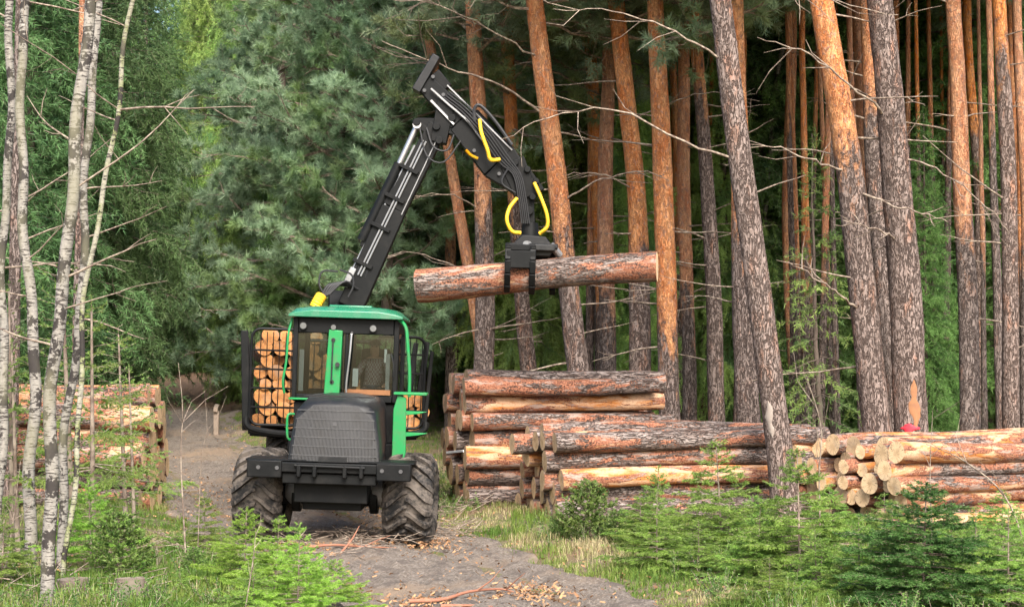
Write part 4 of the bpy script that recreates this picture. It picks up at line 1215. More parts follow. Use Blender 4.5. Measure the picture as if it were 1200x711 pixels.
# pale strips: steel rod shaped as the reflection at the glass edge, seal, visor
m = MB(); m.tube(curve_pts([(0.10, 0.42, 3.02), (0.085, 0.40, 2.7), (0.05, 0.41, 2.3), (0.05, 0.42, 2.16)], 12), 0.016, 8); m.tube([(0.10, .43, 3.02), (0.10, 0.50, 3.05)], 0.02, 8); m.build("glass_reflection_rod", M['steel'], FW)
m = MB(); m.bb(0.02, 0.70, 0.47, 0.494, 2.135, 2.21); m.build("rust_strip", M['rust'], FW)
m = MB(); m.bb(0.12, 0.20, 0.60, 0.61, 2.25, 2.52); m.build("paper_sheet", M['white'], FW)
m = MB(); m.bb(0.58, 0.62, 0.64, 0.65, 2.62, 2.82); m.build("paper_sheet", M['white'], FW)
m = MB(); m.bb(CX0 + .09, CX0 + .16, 0.62, 0.64, 2.16, 2.78); m.build("sun_blind", M['greymetal'], FW)
m = MB(); m.bb(CX1 - .19, CX1 - .13, 0.62, 0.64, 2.16, 2.75); m.build("sun_blind", M['greymetal'], FW)
for x, z, r_ in ((-0.62, 3.13, 0.05), (0.42, 3.12, 0.05), (-0.17, 3.12, 0.04)):
    m = MB(); m.tube([(x, 0.40, z), (x, 0.50, z)], [r_ * 1.1, r_ * 0.9], 16); lp = m.build("headlight", M['black'], FW)
    m = MB(); m.tube([(x, 0.392, z), (x, 0.40, z)], r_ * 0.95, 16); m.build("lens", M['lamp'], lp)
# seat and console inside
m = MB(); m.bb(0.12, 0.62, 1.25, 1.65, 2.06, 2.18); m.build("driver_seat", M['seat'], FW, 0.04)
m = MB(); m.box((0.37, 1.66, 2.5), (0.46, 0.12, 0.66), (R(-8), 0, 0)); m.build("seat_back", M['seat'], FW, 0.05)
m = MB(); m.bb(0.60, 0.70, 0.9, 1.3, 2.18, 2.30); m.bb(0.02, 0.10, 0.9, 1.3, 2.18, 2.30); m.build("armrest_console", M['seat'], FW, 0.02)
# green trim, grab rails and ladder
m = MB(); m.bb(CX0 - .03, CX0 + .32, 0.46, 0.50, 2.03, 2.06); m.build("sill_trim", M['green'], FW, 0.006)
m = MB(); m.tube(curve_pts([(-0.80, 0.52, 3.24), (-0.845, 0.46, 3.0), (-0.86, 0.45, 2.6), (-0.90, 0.45, 2.3), (-0.88, 0.5, 2.12)], 14), 0.018, 8); m.build("grab_rail", M['green'], FW)
m = MB(); m.tube(curve_pts([(0.78, 0.5, 3.28), (0.90, 0.44, 3.16), (0.94, 0.42, 2.9), (0.98, 0.42, 2.5), (0.99, 0.42, 2.12)], 16), 0.026, 8); m.build("grab_rail", M['green'], FW)
m = MB(); m.tube(curve_pts([(-0.58, -0.55, 1.85), (-0.66, -0.6, 1.84), (-0.67, -0.6, 1.7), (-0.655, -0.6, 1.52), (-0.6, -.58, 1.48)], 12), 0.018, 8); m.build("grab_rail", M['green'], FW)
m = MB(); m.prism([(0.80, 1.22), (0.97, 1.22), (1.0, 1.32), (0.98, 2.12), (0.86, 2.16), (0.80, 1.95)], -0.15, -0.08)
lad = m.build("ladder", M['green'], FW, 0.01)
for z, l_ in ((1.62, 0.32), (1.93, 0.30)):
    m = MB(); m.prism([(0.985, z - 0.06), (0.985, z), (0.985 + l_, z - 0.005), (0.985 + l_ * .55, z - 0.04)], -0.15, 0.05); m.build("step", M['green'], lad, 0.006)
m = MB(); m.bb(0.80, 1.28, -0.20, 0.30, 2.162, 2.20); m.build("step", M['green'], lad, 0.008)
m = MB(); m.bb(0.80, 0.97, -0.078, 0.5, 1.24, 1.30); m.build("foot_plate", M['black'], lad, 0.006)
m = MB(); m.tube([(0.70, 0.45, 2.75), (0.74, 0.40, 2.60), (0.74, 0.40, 2.40)], 0.012, 6); m.build("mirror_arm", M['black'], FW)

# rear frame, head gate, stakes
m = MB(); m.bb(-0.28, 0.28, 2.35, 8.3, 0.85, 1.22); m.bb(-0.9, 0.9, 5.9, 6.15, 0.55, 0.85); m.tube([(-0.75, 6.0, 0.68), (0.75, 6.0, 0.68)], 0.13, 12)
m.bb(-0.45, 0.45, 2.6, 3.4, 1.2, 1.55); m.xf(RJ); m.build("rear_frame", M['black'], FW, 0.015)
m = MB()
GW, GZ0, GZ1, GY = 1.47, 1.50, 3.12, 3.95
def rrect(hw, z0, z1, y, r, n=5):
    P = []
    for cx, cz, a0 in ((hw - r, z1 - r, 0), (-hw + r, z1 - r, PI / 2), (-hw + r, z0 + r, PI), (hw - r, z0 + r, 1.5 * PI)):
        for k in range(n + 1):
            a = a0 + k * PI / 2 / n; P.append(Vector((cx + r * math.cos(a), y, cz + r * math.sin(a))))
    return P + [P[0], P[1]]
for s in (-1, 1):
    P = rrect(0.42, GZ0, GZ1 - (0.0 if s < 0 else 0.06), GY, 0.16); P = [p + Vector((s * (GW - 0.42), 0, 0)) for p in P]
    m.tube(P, 0.026, 8, caps=False)
    for z in (1.80, 2.12, 2.44, 2.76): m.tube([(s * (GW - 0.82), GY, z), (s * (GW - 0.02), GY, z)], 0.017, 6)
    for k in range(8):
        x = s * (GW - 0.78 + k * 0.105); m.tube([(x, GY + 0.02, GZ0 + 0.03), (x, GY + 0.02, GZ1 - 0.05)], 0.009, 5)
m.bb(-0.64, 0.64, GY - 0.04, GY + 0.04, 1.45, 1.58)
for k in range(9):
    x = -0.56 + k * 0.14; m.tube([(x, GY + 0.02, 1.5), (x, GY + 0.02, 2.95)], 0.010, 5)
m.tube([(-0.64, GY, 2.95), (0.64, GY, 2.95)], 0.03, 8)
m.xf(RJ); m.build("head_gate", M['black'], FW)
m = MB(); m.tube(curve_pts([(-1.52, GY - .05, 1.62), (-1.50, GY - .06, 1.50), (-1.36, GY - .06, 1.42), (-0.9, GY - .05, 1.36), (-0.3, GY - .05, 1.36)], 14), 0.06, 10)
m.tube(curve_pts([(1.52, GY - .05, 1.62), (1.50, GY - .06, 1.50), (1.36, GY - .06, 1.42), (0.9, GY - .05, 1.36), (0.3, GY - .05, 1.36)], 14), 0.06, 10)
m.xf(RJ); m.build("gate_beam", M['black'], FW)
for y in (5.0, 7.2):
    for s in (-1, 1):
        m = MB(); m.beam((s * 1.42, y, 1.30), (s * 1.60, y, 3.0), (0.12, 0.14), (0.08, 0.09)); m.beam((s * 0.2, y, 1.28), (s * 1.46, y, 1.33), (0.14, 0.14)); m.xf(RJ); m.build("bunk_stake", M['black'], FW, 0.012)
for s in (-1, 1):
    m = MB(); q = 1.0 if s < 0 else 0.5; m.beam((s * 1.50, 4.05, 1.40), (s * 1.60, 4.05, 3.08 - .25 * (s > 0)), (0.13 * q, 0.16 * q), (0.10 * q, 0.12 * q)); m.xf(RJ); m.build("bunk_stake", M['black'], FW, 0.012)

# crane
D = 26.4
m = MB(); m.tube([(0.02, 2.95, 1.5), (0.02, 2.95, 3.35)], [0.26, 0.2], 20)
m.prism([(2.62, 3.1), (3.25, 3.1), (3.2, 3.55), (2.95, 3.78), (2.7, 3.5)], -0.24, 0.22, 'X')
m.xf(RJ); m.build("crane_pillar", M['black'], FW, 0.015)
b0, b1, b2 = L(411, 360, D), L(462, 245, D), L(514, 148, D)
m = MB(); m.beam(b0, b1, (0.26, 0.42), (0.24, 0.40)); m.beam(b1, b2, (0.24, 0.40), (0.22, 0.32))
main = m.build("main_boom", M['black'], FW, 0.015)
dB = (b2 - b0).normalized(); nB = Vector((-dB.z, 0, dB.x)); yv = Vector((0, 1, 0))
def onb(t, off, y=0.0): return b0 + (b2 - b0) * t + nB * off + yv * y
for off, y in ((0.235, -0.10), (0.245, -0.03), (0.22, 0.06)):
    m = MB(); m.tube([onb(0.10, off, y), onb(0.86, off * 0.86, y)], 0.018, 8); m.build("hydraulic_pipe", M['greymetal'], main)
for off in (0.06, 0.11): 
    m = MB(); m.tube([onb(0.16, off, -0.15), onb(0.9, off, -0.14)], 0.015, 8); m.build("hydraulic_pipe", M['greymetal'], main)
m = MB(); m.tube([onb(0.52, -0.10, -0.145), onb(0.98, -0.08, -0.13)], 0.010, 6); m.build("hydraulic_pipe", M['greymetal'], main)
for t in (0.22, 0.42, 0.58, 0.74):
    m = MB(); m.box(onb(t, 0.12, -0.03), (0.06, 0.30, 0.34), Matrix(((dB.x, 0, nB.x), (0, 1, 0), (dB.z, 0, nB.z)))); m.build("pipe_clamp", M['black'], main, 0.006)
m = MB()
for k in range(5):
    a = L(376 + k * 2.4, 349 - k, D - 0.35); m.tube(curve_pts([a, a + Vector((0.12 + k * .03, 0.05, 0.22)), onb(0.10, 0.18 - 0.05 * k, -0.10), onb(0.2, 0.2 - 0.05 * k, -0.12)], 14), 0.022, 7)
m.tube(curve_pts([L(396, 318, D - .25), L(378, 318, D - .3), L(374, 332, D - .3), L(380, 345, D - .3)], 14), 0.016, 6)
m.tube(curve_pts([L(398, 316, D - .25), L(412, 322, D - .3), L(414, 335, D - .3), L(408, 348, D - .3)], 14), 0.016, 6)
m.build("hose_bundle", M['hose'], FW)
m = MB(); m.box(onb(0.13, 0.22, -0.06), (0.34, 0.22, 0.10), Matrix(((dB.x, 0, nB.x), (0, 1, 0), (dB.z, 0, nB.z)))); m.build("pipe_clamp", M['greymetal'], main, 0.01)
m = MB()
pp = curve_pts([L(369, 360, D - .5), L(372, 354, D - .5), L(377, 346, D - .45)], 12)
m.tube(pp, [0.085 + 0.012 * (i % 2) for i in range(13)], 14); m.build("hose_sleeve", M['yellow'], FW)
# lift cylinder on the left side of the boom
c0, c1, c2 = L(424, 282, D - .05), L(468, 192, D - .05), L(489, 147, D - .05)
m = MB(); m.tube([c0, c1], 0.085, 14); cyl = m.build("tilt_cylinder", M['black'], FW)
m = MB(); m.tube([c1, c2], 0.05, 12); m.tube([c2 - yv * .12, c2 + yv * .12], 0.07, 12); m.build("piston_rod", M['steel'], cyl)
m = MB(); m.beam(L(426, 290, D), L(440, 250, D), (0.2, 0.12)); m.build("cylinder_bracket", M['black'], cyl, 0.01)
# elbow linkage
m = MB(); e0 = L(489, 143, D); e1 = L(545, 152, D)
m.beam(e0, e1, (0.20, 0.12), (0.24, 0.30)); m.beam(L(492, 147, D), L(512, 165, D), (0.22, 0.10)); m.beam(L(524, 118, D), L(514, 168, D), (0.30, 0.30), (0.28, 0.26))
for px_, py_ in ((489, 145), (512, 150), (530, 140), (515, 166)):
    p = L(px_, py_, D); m.tube([p - yv * .19, p + yv * .19], 0.065, 12)
m.build("elbow_link", M['black'], FW, 0.01)
# outer boom
o0, o1, o2, o3 = L(498, 98, D), L(540, 142, D), L(585, 190, D), L(618, 222, D)
m = MB(); m.beam(o0, o1, (0.24, 0.30), (0.26, 0.42)); m.beam(o1, o2, (0.26, 0.46), (0.26, 0.66)); m.beam(o2, o3, (0.26, 0.66), (0.24, 0.36))
m.beam(L(515, 105, D), L(606, 196, D), (0.20, 0.15)); m.beam(L(505, 90, D), L(520, 108, D), (.2, .34))
outer = m.build("outer_boom", M['black'], FW, 0.015)
m = MB(); m.beam(L(488, 108, D), L(512, 67, D), (0.34, 0.15), (0.34, 0.13)); m.build("end_plate", M['hood'], outer, 0.012)
m = MB(); q0, q1, q2 = L(538, 122, D - .1), L(575, 160, D - .1), L(612, 196, D - .1)
m.tube([L(556, 132, D - .05), L(608, 190, D - .05)], 0.075, 12); m.build("extension_cylinder", M['black'], outer)
m = MB(); m.tube(curve_pts([L(505, 104, D - .2), L(525, 122, D - .2), L(548, 142, D - .2), L(566, 165, D - .2)], 10), 0.02, 6); m.build("hydraulic_pipe", M['greymetal'], outer)
m = MB(); m.tube([L(524, 100, D - .15), L(600, 176, D - .15)], 0.016, 6); m.build("hydraulic_pipe", M['greymetal'], outer)
m = MB(); m.tube([L(505, 118, D - .16), L(532, 146, D - .16)], 0.028, 6); m.build("worn_edge", M['steel'], outer)
m = MB(); m.tube(curve_pts([L(556, 142, D - .2), L(556, 128, D - .2), L(563, 124, D - .2), L(580, 142, D - .2), L(600, 170, D - .2)], 16), 0.03, 8); m.build("hose_bundle", M['hose'], outer)
# tip, link and rotator
m = MB(); m.beam(L(600, 190, D), L(618, 232, D), (0.30, 0.42), (0.26, 0.36)); m.beam(L(610, 196, D), L(632, 226, D), (0.22, 0.20))
for px_, py_ in ((604, 192), (618, 200), (628, 214), (612, 224), (624, 232)):
    p = L(px_, py_, D); m.tube([p - yv * .2, p + yv * .2], 0.055, 12)
m.build("boom_tip", M['black'], FW, 0.01)
m = MB(); m.beam(L(618, 230, D), L(621, 262, D), (0.16, 0.20), (0.16, 0.17))
p = L(620, 248, D); m.tube([p - yv * .15, p + yv * .15], 0.07, 12)
m.build("swing_link", M['black'], FW, 0.01)
gpt = L(621, 280, D)
m = MB(); m.tube([gpt + Vector((0, 0, 0.26)), gpt + Vector((0, 0, 0.02))], [0.13, 0.15], 18); m.build("rotator", M['black'], FW)
# grapple around the lifted log (log runs along X)
LC = L(622, 322, D)                     # centre of the log under the grapple
m = MB()
m.prism([(-0.30, 0.12), (0.30, 0.12), (0.36, 0.26), (0.22, 0.44), (-0.16, 0.46), (-0.32, 0.30)], -0.16, 0.16); m.bb(-0.38, 0.38, -0.30, 0.30, 0.20, 0.30)
m.tube([(-0.42, -0.22, 0.27), (0.42, -0.22, 0.27)], 0.05, 10); m.tube([(-0.42, 0.22, 0.27), (0.42, 0.22, 0.27)], 0.05, 10)
grap = m.build("grapple", M['hood'], FW, 0.015, loc=(LC.x, LC.y, LC.z + 0.18))
for s in (-1, 1):
    m = MB()
    arc = [(0.22, 0.27), (0.36, 0.20), (0.43, 0.02), (0.40, -0.18), (0.30, -0.36), (0.16, -0.46)]
    for x in (-0.36, 0.02, 0.36) if s > 0 else (-0.38, 0.02):
        for i in range(len(arc) - 1):
            m.beam((x, s * arc[i][0], arc[i][1]), (x, s * arc[i + 1][0], arc[i + 1][1]), (0.10, 0.10), (0.095, 0.09), side=(1, 0, 0))
    x0, x1 = (-0.40, 0.06) if s < 0 else (-0.40, 0.40)
    m.beam((x0, s * 0.42, 0.04), (x1, s * 0.42, 0.04), (0.07, 0.28), side=(0, 1, 0)); m.beam((x0, s * 0.30, 0.24), (x1, s * 0.30, 0.24), (0.06, 0.10), side=(0, 1, 0))
    m.build("grapple_jaw", M['black'], grap, 0.012)
m = MB(); m.tube([(-0.10, -0.30, 0.30), (0.10, 0.30, 0.34)], 0.05, 10); m.tube([(0.32, -0.1, 0.30), (0.46, 0.05, 0.16)], 0.06, 10); m.build("grapple_cylinder", M['greymetal'], grap)
m = MB()
for k in range(5):
    o_ = (k - 2) * 2.2
    m.tube(curve_pts([L(522 + o_, 112 - o_, D - .17), L(545 + o_, 130 - o_, D - .2), L(570 + o_, 158 - o_, D - .22), L(590 + o_, 186 - o_, D - .2), L(606 + o_, 205, D - .2), L(612 + o_, 232, D - .2), L(616 + o_, 262, D - .17)], 26), 0.014, 6)
m.tube(curve_pts([L(500, 150, D - .15), L(508, 172, D - .2), L(524, 176, D - .2), L(532, 158, D - .18)], 12), 0.016, 6)
m.tube(curve_pts([L(492, 150, D - .15), L(500, 182, D - .2), L(520, 190, D - .2), L(540, 165, D - .18)], 12), 0.014, 6)
m.tube(curve_pts([L(596, 196, D - .2), L(588, 214, D - .25), L(604, 226, D - .2)], 10), 0.014, 6)
m.build("hose_bundle", M['hose'], FW)
for px_, py_ in ((520, 113), (548, 143), (572, 172), (600, 198), (613, 226), (508, 92), (585, 205), (556, 178), (498, 108)):
    m = MB(); p = L(px_, py_, D); m.tube([p + yv * -.15, p + yv * -.175], 0.03, 10); m.build("bolt", M['seam'], outer)
# yellow wrapped hoses
def yhose(P, r=0.036):
    c = curve_pts(P, 60); m = MB(); m.tube(c, [r * 0.68 + 0.011 * (i % 2) for i in range(61)], 8); return m.build("yellow_hose", M['yellow'], FW, angle=80)
yhose([L(562, 140, D - .3), L(564, 155, D - .36), L(571, 175, D - .36), L(575, 187, D - .32), L(586, 187, D - .25)])
yhose([L(606, 232, D - .2), L(597, 244, D - .25), L(594, 258, D - .28), L(600, 271, D - .25), L(610, 273, D - .15)])
yhose([L(626, 214, D - .2), L(634, 232, D - .25), L(641, 252, D - .25), L(641, 266, D - .22), L(632, 274, D - .15)])
yhose([L(546, 176, D - .2), L(552, 182, D - .22), L(560, 186, D - .2)], 0.025)

# the lifted log: its left end a little nearer
la, lb = W(490, 333, 26.65), W(770, 313, 25.95)
dv = lb - la
o = link_mesh("pine_log", log_mesh(dv.length, 0.285, 0.245, 301, M['heldbark'], M['logend'], 26, 34, 5), None, la, (0.6, -math.asin(dv.z / dv.length), math.atan2(dv.y, dv.x)))
tag(o, "thick red brown pine log held in the air by the crane's grapple", "log")
# load on the bunk
lrng = random.Random(12)
rot5 = R(8.5)
nload = 0
LM = [log_mesh(4.0, 0.17, 0.15, 400 + i, M['logpeel'], M['logendo']) for i in range(5)]
for row in range(9):
    z = 1.56 + row * 0.205; nth = 0
    x = -1.43 + (row % 2) * 0.10
    while x < 1.36:
        r_ = lrng.uniform(0.10, 0.155)
        top = 3.25 if x < -0.45 else (3.0 - 0.9 * (x + 0.45) if x < 0.4 else 2.2)
        if z + r_ < top:
            p = FM @ (RJ @ Vector((x + r_, 4.12 + lrng.uniform(-.05, .22), z)))
            me = LM[lrng.randrange(5)]; s = r_ / 0.17
            o = link_mesh("pine_log", me, None, p, (0, R(1.8), PI / 2 + rot5 + lrng.uniform(-.012, .012)), (1, s, s))
            tag(o, "log loaded on the forwarder, %s layer up, %s from the left" % (ordi(row), ordi(min(nth, 11))), "log", "logs loaded on the forwarder"); nth += 1
            nload += 1
        x += r_ * 2 + 0.012
#--PLANTS

# ------------------------------------------------------------------ driver in the cab
def seated_driver():
    J = [((0.37, 1.40, 2.26), .15), ((0.37, 1.42, 2.42), .15), ((0.37, 1.43, 2.60), .17), ((0.37, 1.42, 2.72), .12), ((0.37, 1.40, 2.79), .058), ((0.37, 1.385, 2.86), .080), ((0.37, 1.375, 2.95), .092), ((0.37, 1.38, 3.01), .06),
         ((0.19, 1.40, 2.68), .065), ((0.10, 1.30, 2.46), .050), ((0.14, 1.08, 2.36), .040), ((0.15, 1.00, 2.36), .036),
         ((0.55, 1.40, 2.68), .065), ((0.63, 1.30, 2.46), .050), ((0.58, 1.08, 2.36), .040), ((0.57, 1.00, 2.36), .036),
         ((0.28, 1.34, 2.24), .095), ((0.25, 0.95, 2.27), .075), ((0.25, 0.88, 2.10), .055), ((0.25, 0.80, 2.08), .04),
         ((0.46, 1.34, 2.24), .095), ((0.49, 0.95, 2.27), .075), ((0.49, 0.88, 2.10), .055), ((0.49, 0.80, 2.08), .04)]
    E = [(0, 1), (1, 2), (2, 3), (3, 4), (4, 5), (5, 6), (6, 7), (3, 8), (8, 9), (9, 10), (10, 11), (3, 12), (12, 13), (13, 14), (14, 15), (0, 16), (16, 17), (17, 18), (18, 19), (0, 20), (20, 21), (21, 22), (22, 23)]
    for hx, base in ((0.15, 11), (0.57, 15)):
        for f in range(4):
            n = len(J); x = hx - 0.026 + f * 0.017
            J += [((x, 0.965, 2.365), .010), ((x, 0.935, 2.35), .009), ((x, 0.925, 2.33 + 0.003 * f), .007)]; E += [(base, n), (n, n + 1), (n + 1, n + 2)]
        n = len(J); sgn = 1 if hx < .3 else -1
        J += [((hx + sgn * .035, 0.985, 2.355), .011), ((hx + sgn * .045, 0.955, 2.345), .009)]; E += [(base, n), (n, n + 1)]
    J += [((0.37, 1.285, 2.925), .014)]; E += [(6, len(J) - 1)]
    me = bpy.data.meshes.new("person"); me.from_pydata([j[0] for j in J], E, [])
    o = bpy.data.objects.new("person", me); COL.objects.link(o)
    md = o.modifiers.new("Skin", 'SKIN')
    for i, j in enumerate(J): me.skin_vertices[0].data[i].radius = (j[1], j[1])
    me.skin_vertices[0].data[0].use_root = True
    md.use_smooth_shade = True
    ss = o.modifiers.new("Sub", 'SUBSURF'); ss.levels = 1; ss.render_levels = 2
    k = NT('work_clothes_and_skin')
    tc = k.n('SeparateXYZ', {0: k.n('TexCoord').outputs['Object']})
    skin = k.math('MAXIMUM', k.math('GREATER_THAN', tc.outputs[2], 2.77), k.math('MULTIPLY', k.math('LESS_THAN', tc.outputs[1], 1.10), k.math('GREATER_THAN', tc.outputs[2], 2.325)))
    chk = k.n('TexChecker', {'Scale': 26.0, 'Color1': (0.11, 0.05, 0.05), 'Color2': (0.20, 0.19, 0.18)}).outputs[0]
    cl = k.mix(k.math('LESS_THAN', tc.outputs[2], 2.36), chk, (0.03, 0.035, 0.05))
    me.materials.append(k.fin(k.mix(skin, cl, (0.45, 0.24, 0.16)), 0.7))
    o.matrix_world = FM @ Matrix.Translation((0.02, -0.2, -0.09))
    tag(o, "driver in a checked shirt sitting behind the cab windscreen of the forwarder", "person")
    m = MB()
    for a in range(0, 1):
        V = []; F = []; nu, nv = 14, 7
        for v in range(nv):
            for u in range(nu):
                th = 2 * PI * u / nu; ph = v / (nv - 1) * R(78)
                V.append((0.37 + .105 * math.cos(th) * math.sin(ph), 1.395 + .115 * math.sin(th) * math.sin(ph), 2.945 + .118 * math.cos(ph)))
        for v in range(nv - 1):
            for u in range(nu): F.append((v * nu + u, v * nu + (u + 1) % nu, (v + 1) * nu + (u + 1) % nu, (v + 1) * nu + u))
        m.add(V, F)
    m.build("cap", M['seat'], o)
    m = MB()
    for x in (0.34, 0.40): m.lathe([(-0.006, 0.0001), (-0.006, 0.008), (0.002, 0.011), (0.002, 0.0001)], (x, 1.287, 2.95), 'Y', 10)
    m.build("eyes", M['seat'], o)
seated_driver()

# ------------------------------------------------------------------ young spruces, shrubs and saplings
YL = [spruce_crown(151 + i, 1.5, 0.98, 0.03, M['youngspruce'], 470, 0.030, 0.008, 0.17, 8, 0.02 + 0.04 * i, 0.16, 0.9, 0.05, 1.15, M['dead']) for i in range(4)]
YD = [spruce_crown(161, 1.5, 0.95, 0.03, M['deepspruce'], 560, 0.030, 0.008, 0.14, 9, 0.06, 0.2, 0.95, 0.045, 0.85, M['dead'])]
YM = [spruce_crown(171 + i, 1.3, 0.85, 0.03, M['limespruce'], 480, 0.030, 0.008, 0.15, 8, -0.05, 0.02, 0.92, 0.05, 0.95, M['dead']) for i in range(2)]
YT = [spruce_crown(181 + i, 3.5, 1.05, 0.6, M['youngspruce'], 340, 0.030, 0.008, 0.36, 5, 0.10, 0.35, 0.75, 0.075, 0.7, M['dead']) for i in range(2)]
stm = trunk_mesh("trunk", np.stack([np.zeros(10), np.zeros(10), np.linspace(-.1, 0.96, 10)], 1), np.linspace(0.016, 0.004, 10), [M['dead']], 7)
yr = random.Random(44)
def offr(px, d): return abs(px2x(px, d) - float(road_c(d))) - float(road_h(d))
def young(px, d, ytop, vs_, Hm, label, group, wide=1.0, name="young_spruce"):
    x = px2x(px, d); z = g(x, d); h = W(px, ytop, d).z - z
    s = h / Hm
    root = empty(name, (x, d, z - 0.02), (yr.uniform(-.06, .06), yr.uniform(-.06, .06), yr.uniform(0, 6.28))); tag(root, label, "young tree", group)
    link_mesh("trunk", stm, root, scale=(h * .9, h * .9, h)); link_mesh("crown", vs_, root, scale=(s * wide, s * wide, s))
    return root
for k in range(30):
    px = yr.uniform(715, 1215); d = yr.uniform(15.6, 22.5)
    if offr(px, d) < 0.9: continue
    v = YL[k % 4]
    p = W(px, 0, d); hh = yr.uniform(0.45, 0.95); yt = 425 + (CAMZ - hh - g(px2x(px, d), d)) * FPX / d
    young(px, d, yt, v, 1.5, "low young spruce in the thicket before the right hand stacks", "low young spruces of the right thicket", yr.uniform(1.2, 1.7))
for k in range(12):
    px = yr.uniform(-10, 330); d = yr.uniform(16.5, 24)
    if offr(px, d) < 0.7: continue
    hh = yr.uniform(0.25, 0.5); yt = 425 + (CAMZ - hh - g(px2x(px, d), d)) * FPX / d
    young(px, d, yt, (YL + YM)[k % 5], 1.4, "low young spruce growing in the grass of the left verge", "low young spruces of the left verge", yr.uniform(1.1, 1.5))
GR, GL_ = "young spruces before the right hand stacks", "young spruces on the left verge"
for px, d, yt, v, hm, lab, wd in (
    (1078, 16.6, 566, YD[0], 1.5, "dense dark green young spruce in front of the pale log stack", 1.5),
    (1178, 16.2, 592, YL[0], 1.5, "bright bushy young spruce in the lower right corner", 1.1),
    (1005, 17.2, 602, YL[1], 1.5, "young spruce directly left of the dense dark green one", 1.2),
    (936, 18.6, 522, YL[2], 1.5, "tall young spruce before the left end of the pale log stack", 1.2),
    (846, 20.6, 512, YL[0], 1.5, "slim tall young spruce at the foot of the leaning trunk, left side", 1.25),
    (768, 21.6, 545, YL[1], 1.5, "young spruce in front of the middle of the low stack", 0.9),
    (885, 18.8, 588, YL[2], 1.5, "broad young spruce just left of the tall one before the pale stack", 1.15),
    (818, 19.3, 606, YL[0], 1.5, "low young spruce on the verge below the slim tall one", 1.3),
    (955, 17.6, 620, YL[1], 1.5, "low broad young spruce at the lower edge, left of the dark one", 1.4),
    (1140, 19.0, 590, YL[2], 1.5, "young spruce behind the bright bushy one at the right", 1.0),
    (1225, 17.0, 560, YL[1], 1.5, "young spruce cut by the right edge of the view", 1.1),
    (900, 16.8, 650, YL[0], 1.5, "smallest young spruce at the lower edge near the road side", 1.6),
    (1045, 21.0, 585, YL[2], 1.5, "young spruce right against the ends of the pale stack", 1.1)):
    young(px, d, yt, v, hm, lab, GR, wd)
for px, d, yt, v, hm, lab, wd in (
    (350, 15.9, 612, YM[0], 1.3, "lime green young spruce at the lower edge beside the track, nearest the viewer", 0.85),
    (288, 18.4, 592, YM[1], 1.3, "lime green young spruce before the left front wheel", 1.0),
    (322, 17.0, 604, YM[0], 1.3, "lime green young spruce between two others before the machine", 1.0),
    (395, 16.6, 652, YM[1], 1.3, "low lime green young spruce closest to the track edge", 1.3),
    (300, 15.8, 655, YL[0], 1.5, "darker young spruce left of the lime green ones at the lower edge", 1.4),
    (242, 22.0, 575, YL[1], 1.5, "small dull green young spruce on the verge left of the front wheel", 0.9),
    (112, 20.6, 345, YT[0], 3.5, "tall sparse young spruce in front of the left hand log stack", 1.0),
    (160, 22.4, 425, YT[1], 3.5, "sparse young spruce before the cut ends of the left hand stack", 1.15),
    (24, 21.6, 395, YT[1], 3.5, "sparse young spruce at the left edge among the birches", 1.1),
    (110, 19.6, 560, YM[1], 1.3, "low bright young spruce at the foot of the nearest birch", 1.0),
    (5, 18.0, 600, YL[2], 1.5, "low young spruce cut by the left edge of the view", 1.2)):
    young(px, d, yt, v, hm, lab, GL_, wd)
SH = [spruce_crown(191 + i, 1.0, 0.55, 0.02, M['leaf'], 110, 0.05, 0.03, 0.10, 7, -0.5, -0.5, 1.0, 0.09, 0.45, M['dead']) for i in range(2)]
for i, (px, d, yt, lab) in enumerate(((690, 23.0, 563, "leafy green shrub at the front corner of the low stack"), (725, 22.4, 596, "leafy shrub right of the larger one before the low stack"), (655, 23.4, 600, "small leafy shrub by the end of the low stack"),
                         (230, 19.5, 640, "small leafy shrub on the left verge"), (140, 18.6, 600, "leafy shrub right of the nearest birch"))):
    young(px, d, yt, SH[i % 2], 1.0, lab, "leafy shrubs", 1.0, "leafy_shrub")
LS = [spruce_crown(196 + i, 4.2, 1.0, 0.6, M['leaf'], 26, 0.055, 0.036, 0.24, 4, -0.35, -0.1, 0.85, 0.16, 0.5, M['dead']) for i in range(2)]
for i, (px, d, yt, lab) in enumerate(((18, 22.0, 330, "leafy young broadleaf sapling behind the leftmost birch"), (88, 22.6, 300, "leafy young broadleaf sapling behind the birch pair"), (150, 24.0, 380, "leafy young broadleaf sapling before the left hand stack"))):
    young(px, d, yt, LS[i % 2], 4.2, lab, "leafy saplings among the birches", 1.0, "leafy_sapling")
def sapling(P, d, r, label, seed):
    Q = [W(px, py, d) for px, py in P]; b = Q[0].copy(); b.z = g(b.x, d); Q[0] = b
    o = link_mesh("bare_sapling", dead_branch_mesh([q - b for q in curve_pts(Q, 14)], r, 5, seed), None, b); tag(o, label, "sapling")
sapling([(218, 612), (212, 540), (214, 480), (209, 425)], 20.5, 0.012, "bare dark sapling stem standing left of the track, before the road bend", 1)
sapling([(232, 590), (236, 540), (244, 500)], 21.5, 0.007, "short bare twig right of the bare dark sapling", 2)
sapling([(962, 645), (960, 560), (962, 500), (945, 440)], 19.5, 0.012, "bare thin sapling rising before the left end of the pale stack", 3)
sapling([(1094, 640), (1090, 560), (1093, 480)], 19.0, 0.010, "bare thin sapling in front of the middle of the pale stack", 4)
sapling([(1210, 640), (1180, 585), (1130, 540), (1085, 520)], 19.0, 0.014, "bare arched twig bending over the pale stack from the right", 5)
sapling([(285, 711), (296, 660), (300, 622)], 15.6, 0.008, "bare brown stem among the lime green spruces", 6)
sapling([(4, 690), (14, 620), (24, 540)], 18.5, 0.012, "bare pale stem leaning at the lower left edge", 7)

